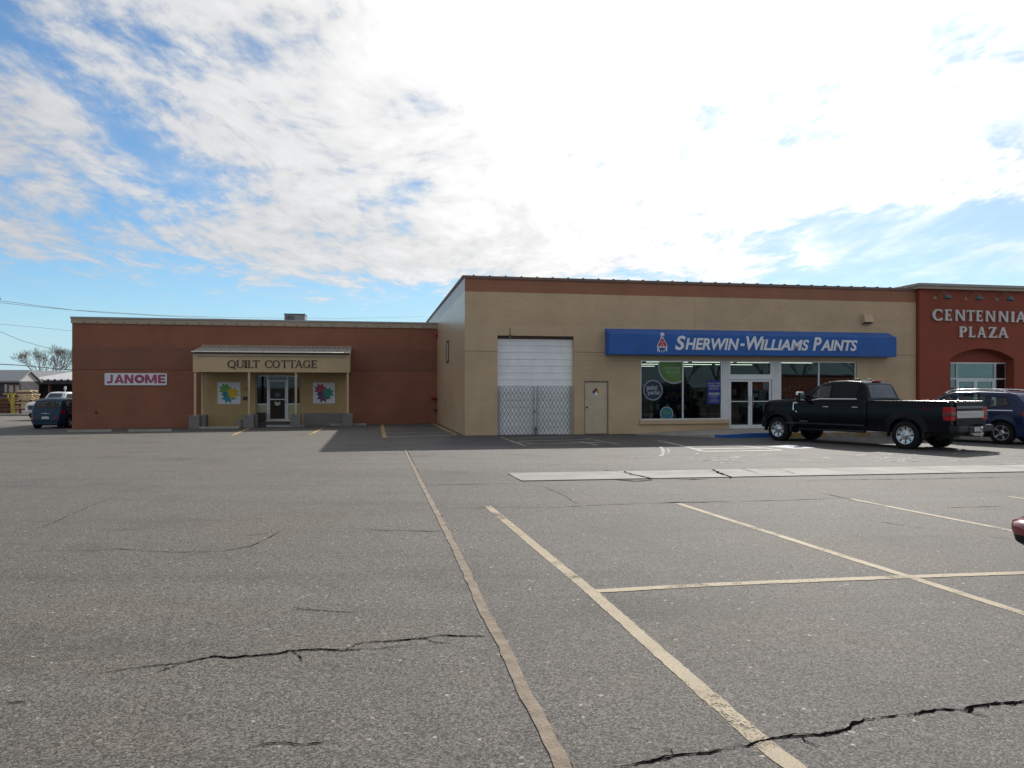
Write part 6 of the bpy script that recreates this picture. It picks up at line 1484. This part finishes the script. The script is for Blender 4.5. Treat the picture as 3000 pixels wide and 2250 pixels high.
# blue retro hatchback at the far left
hp = Vector((-24.50, 37.70)); hf = Vector((-.165, .986)); hl_ = Vector((-hf.y, hf.x))
hc = hp + hf * 2.05
hat, hsh = make_car('hatchback_car', (hc.x, hc.y), (hf.x, hf.y), 'steel blue rounded hatchback seen from behind at the corner of the brown shop', 'car', 'hatch',
    [(-2.14, .30), (-2.12, .62), (-2.06, .86), (-1.98, 1.02), (-1.74, 1.44), (-1.50, 1.57), (-.8, 1.61), (.1, 1.58), (.45, 1.48), (1.0, 1.08), (1.3, 1.04), (1.9, .86), (2.1, .60), (2.14, .35)],
    .83, 1.0, .30, (1.30, -1.31), .325, .40, .24, -2.14, 2.14,
    [((.82, 1.05), (.05, 1.03), (.05, 1.45), (.42, 1.43)), ((-.03, 1.03), (-.86, 1.05), (-.86, 1.46), (-.03, 1.46)), ((-.94, 1.06), (-1.55, 1.14), (-1.38, 1.42), (-.94, 1.46))], (.48, .96, .66, .56), (-1.96, -1.75, .62, .52), spokes=6, taper=(.3, .26))
mb = MB(); mb.box(-2.115, -2.085, -.22, .22, .795, .81); mb.box(-2.12, -2.085, -.04, .04, .78, .825); Pb(hat, mb, 'badge', 'chrome')
mb = MB(); mb.box(-2.19, -2.05, -.70, .70, .38, .50); rbm = Pb(hat, mb, 'rear_bumper', 'hatch', bevel=.04)
mb = MB(); mb.box(-2.165, -2.125, -.17, .17, .515, .64); Pb(hat, mb, 'number_plate', 'plate')
for sg in (-1, 1):
    mb = MB(); mb.box(-2.16, -2.11, sg * .42, sg * .60, .535, .585); Pb(hat, mb, 'reflector', 'lamp_red', bevel=.01)
    mb = MB(); mb.smooth = True; hsh.side(((-1.80, .76), (-2.0, .76), (-1.96, .94), (-1.80, .98)), sg, .012, 6, 5, mb); Pb(hat, mb, 'taillight', 'lamp_red')
    for (xa, xb) in ((.82, .02), (.0, -.9)):
        mb = MB(); hsh.side(((xa, .36), (xb, .36), (xb, .98), (xa, .98)), sg, .004, 8, 6, mb); d_ = Pb(hat, mb, 'door', 'hatch')
        mb = MB(); yy = hsh.Y(xb + .12, .90); mb.box(xb + .05, xb + .2, sg * (yy + .006), sg * (yy + .03), .885, .915); Pb(hat, mb, 'door_handle', 'chrome', d_)
    mb = MB(); mb.box(.80, .92, sg * .86, sg * 1.0, 1.02, 1.14); Pb(hat, mb, 'mirror', 'hatch', bevel=.03)

# red car whose bumper corner enters at the right
rf = Vector((-.254, .967)); rl_ = Vector((-rf.y, rf.x))
tipp = Vector((4.27, 6.42)); rcn = tipp - rl_ * .80 - rf * 2.22
redc, rsh = make_car('red_car', (rcn.x, rcn.y), (rf.x, rf.y), 'red car showing only its bumper corner at the right edge of the lot', 'car', 'red_car',
    [(-2.26, .50), (-2.24, .72), (-2.1, .90), (-1.5, .96), (-1.2, 1.02), (-.7, 1.36), (-.3, 1.42), (.25, 1.40), (1.0, .98), (1.25, .92), (1.9, .80), (2.06, .66), (2.10, .48)],
    .75, .90, .36, (1.28, -1.30), .31, .37, .22, -2.26, 2.10,
    [((.82, .96), (.02, .94), (.02, 1.30), (.34, 1.28)), ((-.05, .94), (-.90, .96), (-.66, 1.28), (-.05, 1.31))], (.32, .96, .66, .54), (-1.16, -.74, .62, .52), spokes=5, taper=(.22, .18))
for nm, z0, z1, m_, gx in (('front_bumper', .385, .50, 'red_car', 0.0), ('bumper_valance', .22, .384, 'plastic', -.012)):
    mb = MB(); mb.smooth = True; rows = []; nn = 26
    for (zz_, ins) in (((z0, .05 if nm != 'front_bumper' else .012), (z0 + .03, .02 if nm != 'front_bumper' else 0.0), (z1 - .05, 0), (z1 - .02, .012), (z1, .05)) if nm == 'front_bumper' else ((z0, .12), (z0 + .07, .05), (z1 - .06, .01), (z1, .0), (z1 + .0005, .0))):
        r_ = []
        for k in range(nn + 1):
            a_ = -1 + 2 * k / nn; e = abs(a_) ** 4
            r_.append((2.22 + gx - ins - .26 * e, a_ * (.83 + gx - ins), zz_))
        r_ = [(1.78, -(.83 + gx - ins), zz_)] + r_ + [(1.78, .83 + gx - ins, zz_)]
        rows.append(r_)
    rows.append([(x * .0 + 1.78, y * .9, rows[-1][0][2]) for x, y, z in rows[-1]])
    mb.grid(rows); Pb(redc, mb, nm, m_, auto=50)
for sg in (-1, 1):
    mb = MB(); rsh.side(((2.02, .58), (1.66, .60), (1.62, .72), (1.94, .66)), sg, .008, 5, 3, mb); Pb(redc, mb, 'headlight', 'lamp_clear')
    mb = MB(); rsh.side(((-1.95, .70), (-2.2, .70), (-2.16, .80), (-1.98, .84)), sg, .008, 5, 3, mb); Pb(redc, mb, 'taillight', 'lamp_red')
    mb = MB(); mb.box(.80, .92, sg * .82, sg * .96, .94, 1.06); Pb(redc, mb, 'mirror', 'red_car', bevel=.03)

# white work truck and van in the lumber yard
def base_y(px_, py_): return gp(px_, py_)
wf_ = Vector((-.30, -.95))
p_ = gp(152, 1212)
wt = vehicle('work_truck', (-32.15, 51.5), (wf_.x, wf_.y), 'white old work truck facing the lot behind the blue hatchback', 'truck')
zt_ = prof([(-2.5, 1.25), (-.65, 1.25), (-.6, 1.9), (.4, 1.92), (.62, 1.84), (.95, 1.32), (1.1, 1.26), (2.1, 1.20), (2.3, 1.05), (2.34, .8)], .04)
wax = [(1.6, .4), (-1.6, .4)]
wsh = Shell(-2.5, 2.34, zt_, lambda x: min(arches(.5, wax, .48)(x), zt_(x) - .1), lambda x, z: .92 - .22 * max(0, z - 1.25) - (.1 * max(0, (x - 1.9) / .45) ** 2), .07, .03, 90, [x for x in arch_x(wax, .48)])
Pb(wt, wsh.mesh(), 'body', 'white_car', auto=40)
dkg = mat('dark_window', (.015, .022, .035), .08, var=0, coat=.3)
Pb(wt, wsh.top(.64, .98, .60, .72, .01), 'windscreen', dkg)
for sg in (-1, 1):
    Pb(wt, wsh.side(((.72, 1.34), (-.05, 1.32), (-.05, 1.80), (.46, 1.80)), sg, .01), 'side_window', dkg)
    mb = MB(); mb.smooth = True; mb.lathe([(0, .04), (.07, .03), (.10, 0)], (2.33, sg * .62, .95), 'x', 14); Pb(wt, mb, 'headlight', 'lamp_clear')
    for a_ in (1.6, -1.6): wheel(wt, a_, sg * .80, .40, .24, .2, 6, 'bar')
mb = MB(); mb.box(2.30, 2.38, -.5, .5, .72, 1.02); Pb(wt, mb, 'grille', 'iron'); mb = MB(); mb.box(2.3, 2.5, -.92, .92, .48, .66); Pb(wt, mb, 'front_bumper', 'chrome', bevel=.03)
mb = MB(); mb.smooth = True; mb.tube([(.2, .3, 1.9), (.2, .3, 2.12)], .03, 8); mb.lathe([(0, .24), (.06, .22), (.08, .1), (.08, 0)], (.2, .3, 2.10), 'z', 12); Pb(wt, mb, 'beacon', 'lamp_clear')
vn = vehicle('delivery_van', (-31.6, 56.5), (-.30, -.95), 'white tall van parked behind the white work truck', 'van')
ztv = prof([(-2.6, 2.1), (.6, 2.15), (.85, 2.05), (1.5, 1.4), (2.2, 1.25), (2.5, 1.0), (2.52, .7)], .05); vax = [(1.7, .37), (-1.6, .37)]
vsh = Shell(-2.6, 2.52, ztv, lambda x: min(arches(.42, vax, .44)(x), ztv(x) - .1), lambda x, z: .98 - .12 * max(0, z - 1.2) - (.14 * max(0, (x - 2) / .5) ** 2), .10, .05, 90, [x for x in arch_x(vax, .44)])
Pb(vn, vsh.mesh(), 'body', 'white_car', auto=40); Pb(vn, vsh.top(.9, 1.44, .72, .82, .01), 'windscreen', dkg)
mb = MB(); mb.box(-2.2, .3, -.7, .7, 2.24, 2.42); Pb(vn, mb, 'roof_box', 'white_car', bevel=.03)
for sg in (-1, 1):
    Pb(vn, vsh.side(((1.20, 1.32), (.3, 1.30), (.3, 1.92), (.78, 1.92)), sg, .01), 'side_window', dkg); Pb(vn, vsh.side(((.15, 1.30), (-1.2, 1.30), (-1.2, 1.92), (.15, 1.92)), sg, .01), 'side_window', dkg)
    mb = MB(); mb.box(2.44, 2.54, sg * .5, sg * .78, .82, 1.0); Pb(vn, mb, 'headlight', 'lamp_clear', bevel=.02)
    for a_ in (1.7, -1.6): wheel(vn, a_, sg * .86, .37, .22, .2, 6, 'bar')

# ================================================================== lumber yard in the distance
YZ = G(-40, 60)
mb = MB(); a = gp(-300, 1228); b = gp(300, 1224)
# far kerb of the side street
mb = MB(); mb.box(-95, -18, 56.5, 57.0, YZ - .2, YZ + .16); build(mb, 'kerb', M['concrete'], None, None, 'pale kerb of the side street before the lumber yard', 'kerb', kind='structure', bevel=.03)
def at_y(px_, py_, Y): d = ray(px_, py_); return Vector((d[0] * Y, Y, EYE + d[2] * Y))
# long open shed
ez = at_y(150, 1113, 68).z; rz = at_y(150, 1087, 76).z; sx0 = at_y(-200, 1113, 68).x; sx1 = at_y(330, 1113, 68).x
shed = empty('lumber_shed', Matrix.Translation(((sx0 + sx1) / 2, 72, YZ)), 'long open fronted lumber shed with grey ribbed metal roof', 'shed')
split_x = at_y(160, 1100, 72).x
def ribbed(x0, x1, pitch, h):
    mb = MB(); rows = [[], []]; x = x0
    while x < x1:
        for dx_, dz_ in ((0, 0), (pitch * .55, 0), (pitch * .66, h), (pitch * .88, h)):
            if x + dx_ <= x1: rows[0].append((x + dx_, 67.4, ez + dz_)); rows[1].append((x + dx_, 76, rz + dz_))
        x += pitch
    mb.grid(rows); mb.grid([[(p[0], p[1], p[2] - .12) for p in rows[0]], rows[0]]); return mb
build(ribbed(sx0, split_x, .45, .05), 'roof', M['metal_roof'], shed); build(ribbed(split_x + .001, sx1, .62, .09), 'roof', M['metal_roof_white'], shed, label='pale ribbed roof section')
mb = MB(); mb.box(sx0, sx1, 67.5, 67.7, ez - .4, ez - .13); build(mb, 'eave_beam', M['shed_wall_and_shade'], shed)
mb = MB(); mb.box(sx0, sx1, 75.8, 76, YZ - .1, rz - .1); mb.box(sx1 - .2, sx1, 67.7, 75.8, YZ - .1, ez - .1); mb.box(sx0, sx0 + .2, 67.7, 75.8, YZ - .1, ez - .1); build(mb, 'wall', M['shed_wall_and_shade'], shed)
mb = MB(); mb.box(sx0, sx1, 72, 72.2, YZ + .3, ez - .3); build(mb, 'partition', M['shed_wall_and_shade'], shed)
for k in range(7):
    x = sx0 + .4 + (sx1 - sx0 - .8) * k / 6; mb = MB(); mb.box(x - .09, x + .09, 67.72, 67.9, YZ - .1, ez - .13); build(mb, 'post', M['wood_red'], shed)
# small white gabled office
gx0, gx1 = at_y(-120, 1100, 62).x, at_y(58, 1100, 62).x; gpk = at_y(78, 1089, 64).z; gez = at_y(58, 1112, 62).z
hut = empty('yard_office', Matrix.Translation((gx1 - 3, 63, YZ)), 'small white gabled yard office before the long shed', 'shed')
xg = gx1; yf, yb = 62.0, 64.5; ym = (yf + yb) / 2
mb = MB(); mb.box(gx0, xg, yf, yb, YZ - .1, gez - .15); build(mb, 'wall', M['shed_wall_and_shade'], hut)  # dark colour stands in for the shade of the open space below the gable
mb = MB(); mb.add([(xg - .001, yf, gez - .149), (xg - .001, yb, gez - .149), (xg - .001, ym, gpk - .05), (gx0, yf, gez - .149), (gx0, yb, gez - .149), (gx0, ym, gpk - .05)], [(0, 1, 2), (3, 5, 4)]); build(mb, 'gable', M['shed_white'], hut)
mb = MB(); ov = .25
for (ya, yb_) in ((yf - ov, ym), (yb + ov, ym)):
    za = gez - .15 - (gpk - gez) * ov / (ym - yf) * .6
    mb.add([(gx0 - .3, ya, za), (xg + .15, ya, za), (xg + .15, yb_, gpk), (gx0 - .3, yb_, gpk), (gx0 - .3, ya, za + .14), (xg + .15, ya, za + .14), (xg + .15, yb_, gpk + .14), (gx0 - .3, yb_, gpk + .14)], [(0, 1, 2, 3), (4, 5, 6, 7), (0, 1, 5, 4), (1, 2, 6, 5), (2, 3, 7, 6), (3, 0, 4, 7)])
build(mb, 'roof', M['metal_roof_white'], hut, recalc=False)
fx0, fx1 = at_y(14, 1130, 61.9).x, at_y(60, 1130, 61.9).x; fz1, fz0 = at_y(30, 1126, 61.9).z, at_y(30, 1150, 61.9).z
mb = MB(); mb.box(gx0, xg - .02, 61.93, 61.995, YZ, fz1 + .35); build(mb, 'opening_shade', M['shed_wall_and_shade'], hut)  # dark sheet painted as the shade of the open front
mb = MB(); mb.box(fx0, fx1, 61.88, 61.925, fz0, fz1); wd_ = build(mb, 'window', M['shed_white'], hut)
mb = MB()
for t_ in (.22, .62, 1.0): xx = lerp(fx0, fx1, t_); mb.box(xx - .07, xx + .07, 61.84, 61.878, fz0, fz1)
mb.box(fx0 + .4, fx1, 61.825, 61.839, fz1 - .08, fz1); build(mb, 'frame', M['frame_brown'], wd_)
# lumber rack and bundles
rk = at_y(37, 1208, 58.6); rkz = G(rk.x, 58.6)
rack = empty('lumber_rack', Matrix.Translation((rk.x, 58.6, rkz)), 'yellow steel cantilever post rack beside the stacked lumber', 'rack')
ztr_ = at_y(37, 1156, 58.6).z
mb = MB(); mb.box(rk.x - .1, rk.x + .1, 58.5, 58.7, rkz, ztr_); build(mb, 'post', M['yellow_steel'], rack)
mb = MB(); xl = at_y(10, 1158, 58.6).x; mb.box(xl, rk.x + .2, 58.55, 58.65, ztr_ + .001, ztr_ + .1); build(mb, 'top_arm', M['yellow_steel'], rack)
mb = MB(); mb.tube([(at_y(22, 1160, 58.6).x, 58.6, ztr_ - .05), (rk.x, 58.6, at_y(36, 1195, 58.6).z)], .05, 6); build(mb, 'brace', M['yellow_steel'], rack)
x0, x1 = at_y(-60, 1200, 59.5).x, at_y(31, 1200, 59.5).x; z1_ = at_y(20, 1160, 59.5).z
mb = MB(); zz_ = G(x0, 60)
while zz_ < z1_ - .2: mb.box(x0, x1 - random.random() * .15, 59.5, 61, zz_ + .02, zz_ + .26); zz_ += .28
build(mb, 'timber_stack', M['wood_red'], None, None, 'tall dark brown timber stack behind the yellow rack post', 'timber stack')
rnd = random.Random(9)
bund = [(50, 92, 1143, 1148.5, 'topmost thin pale board bundle above the lumber pile'), (46, 96, 1154, 1160, 'upper pale plank bundle with splayed ends below the topmost boards'), (50, 94, 1160, 1166.5, 'thick pale plank bundle in the upper half of the pile'), (47, 93, 1167, 1172, 'thin pale plank bundle at the middle of the pile'),
        (46, 95, 1178, 1183, 'pale plank bundle above the lower stack of the pile'), (60, 96, 1183.5, 1187, 'short pale plank bundle in the lower stack of the pile'), (56, 97, 1187.5, 1192.5, 'thick yellowish plank bundle in the lower stack of the pile'), (54, 86, 1193, 1197, 'lowest pale plank bundle of the pile')]
for (xa, xb, ya, yb_, lb) in bund:
    A_, B_ = at_y(xa, yb_ - .9, 59.2), at_y(xb, ya, 59.2); mb = MB(); nl = max(1, int((B_.z - A_.z) / .045)); hh = (B_.z - A_.z) / nl
    for j in range(nl):
        for k in range(5):
            mb.box(A_.x + rnd.random() * .22, B_.x - rnd.random() * .22, 59.2 + k * .2, 59.385 + k * .2, A_.z + j * hh + .003, A_.z + (j + 1) * hh - .003)
    build(mb, 'lumber_bundle', M['wood'], None, None, lb, 'lumber bundle', 'lumber bundles in the yard')
# dark rack frame carrying the bundles
cx0, cx1 = at_y(46, 1200, 60).x, at_y(92, 1200, 60).x; zlo = G(cx0, 60); zhi = at_y(60, 1142, 60).z
fr2 = empty('bundle_rack', Matrix.Translation(((cx0 + cx1) / 2, 60.2, zlo)), 'dark brown timber frame carrying the pale lumber bundles', 'rack')
for x_ in (cx0 + .2, cx1 - .2):
    mb = MB(); mb.box(x_ - .08, x_ + .08, 60.25, 60.45, zlo - .05, zhi); build(mb, 'post', M['wood_red'], fr2)
for py_ in (1149.5, 1166.8, 1176, 1198):
    zz_ = at_y(60, py_, 59.2).z; mb = MB(); mb.box(cx0, cx1, 59.25, 60.24, zz_ - .1, zz_ - .01); build(mb, 'shelf_beam', M['wood_red'], fr2)

# ------------------------------------------------------------------ bare tree
def bare_tree(name, x, y, h, spread, label, seed=1, levels=6, group=None):
    rnd = random.Random(seed); z = G(x, y)
    root = empty(name, Matrix.Translation((x, y, z)), label, 'tree', group)
    tr_ = MB(); cr_ = MB(); tr_.smooth = cr_.smooth = True
    tr_.tube([(x, y, z - .1), (x + .05, y, z + h * .12), (x + .02, y + .05, z + h * .24)], h * .028, 9, h * .02)
    def grow(p, d, L, r, lv):
        mid_ = p + d * L * .5 + Vector((rnd.gauss(0, .06), rnd.gauss(0, .06), rnd.gauss(0, .04))) * L
        q = p + d * L
        cr_.tube([p, mid_, q], r, 6 if lv < 2 else (4 if lv < 4 else 3), r * .62, cap=False)
        if lv >= levels: return
        n = rnd.choice((2, 3, 3)) if lv < levels - 2 else rnd.choice((3, 4))
        for k in range(n):
            ax_ = Vector((rnd.gauss(0, 1), rnd.gauss(0, 1), rnd.gauss(0, .6))).normalized()
            nd = (d + ax_ * (spread * (.75 if lv else 1.0)) + Vector((0, 0, .10))).normalized()
            grow(q if k else p.lerp(q, .8), nd, L * rnd.uniform(.66, .86), max(.009, r * .62), lv + 1)
    base = Vector((x + .02, y + .05, z + h * .24))
    for k in range(5):
        a = 2 * math.pi * k / 5 + rnd.random(); d = Vector((math.cos(a) * .62, math.sin(a) * .62, .85 + .3 * rnd.random())).normalized(); grow(base - Vector((0, 0, .1 * k)), d, h * .21, h * .0125, 1)
    build(tr_, 'trunk', M['bark'], root); build(cr_, 'crown', M['bark'], root)
    return root
tp = at_y(140, 1100, 92)
bare_tree('bare_tree', tp.x, 92, 8.3, .62, 'wide bare leafless tree rising behind the long metal roof', 12, 7)

# ------------------------------------------------------------------ utility pole and cables
pp = at_y(-22, 870, 55)
up = empty('utility_pole', Matrix.Translation((pp.x, 55, G(pp.x, 55))), 'wooden utility pole with an insulated crossarm tip at the left edge', 'utility pole')
mb = MB(); mb.smooth = True; mb.tube([(pp.x, 55, G(pp.x, 55) - .2), (pp.x, 55, pp.z + .5)], .15, 12, .11); build(mb, 'pole', M['pole'], up)
mb = MB(); mb.box(pp.x - .9, pp.x + .72, 54.80, 54.89, pp.z - .22, pp.z - .10); build(mb, 'crossarm', M['pole'], up)
for dx_ in (-.75, .62):
    mb = MB(); mb.smooth = True; mb.lathe([(.02, -.1), (.05, -.02), (.06, .04), (.035, .08), (.05, .12), (0, .15)], (pp.x + dx_, 54.84, pp.z - .02), 'z', 10); build(mb, 'insulator', M['iron'], up)
def cable(pts, r_, label, name='power_line'):
    P = [at_y(a_, b_, Y_) for a_, b_, Y_ in pts]; Q = []
    for k in range(len(P) - 1):
        for j in range(12):
            t_ = j / 12; Q.append(P[k].lerp(P[k + 1], t_) - Vector((0, 0, .0)))
    Q.append(P[-1]); mb = MB(); mb.smooth = True; mb.tube(Q, r_, 5); build(mb, name, M['cable'], None, None, label, 'cable', 'overhead cables')
cable([(-22, 878, 55), (210, 908, 62), (470, 924, 72), (720, 931, 85), (1000, 933, 105), (1262, 927, 130)], .018, 'uppermost thin overhead cable running above the brown shop roof')
cable([(-22, 884, 55), (120, 900, 60), (300, 916, 66), (480, 926, 74), (700, 936, 88)], .018, 'second overhead cable just under the uppermost one')
cable([(-22, 948, 55), (110, 959, 60), (215, 970, 64), (330, 979, 70)], .013, 'faint single cable crossing the open sky left of the brown shop')
cable([(-22, 962, 55), (60, 997, 57), (130, 1017, 59), (215, 1032, 61), (330, 1045, 64)], .018, 'slack sagging cable dropping toward the brown shop corner')
cable([(-22, 1066, 55), (60, 1070, 57), (130, 1077, 59), (215, 1084, 61), (330, 1091, 64)], .035, 'thick black cable crossing in front of the bare tree')

# ------------------------------------------------------------------ what the shop glass mirrors: the far side of the lot behind the viewer
def fmw(u, v): p = FM.M @ Vector((u, v, 0)); return p.x, p.y
bx_, by_ = fmw(56, -58)
fb = empty('brick_store', FM.M @ Matrix.Translation((56, -58, 0)), 'low dull red brick store across the lot, seen only mirrored in the shop glass', 'building')
mb = MB(); mb.box(43, 70, -63, -55, -.4, 2.95); build(mb, 'wall', M['brick_far'], fb, FM.M); mb = MB(); mb.box(42.8, 70.2, -63.2, -54.8, 2.951, 3.15); build(mb, 'roof_edge', M['iron'], fb, FM.M)
tx, ty = fmw(24, -60)
rt = bare_tree('bare_tree', tx, ty, 8.5, .55, 'bare tree across the lot, seen only mirrored in the shop glass', 5, 6, 'bare trees across the lot')
for i, (u, v, k_, a_) in enumerate(((31, -66, 1.0, 1.0), (38, -63, .95, 2.2), (46, -70, 1.15, 4.0), (53, -68, 1.05, 5.1), (61, -72, 1.2, 3.1), (69, -69, 1.1, .5), (17, -64, 1.0, 2.9))):
    c_ = copy_tree(rt); x_, y_ = fmw(u, v); c_.location = (x_, y_, G(x_, y_)); c_.rotation_euler = (0, 0, a_); c_.scale = (k_, k_, k_)
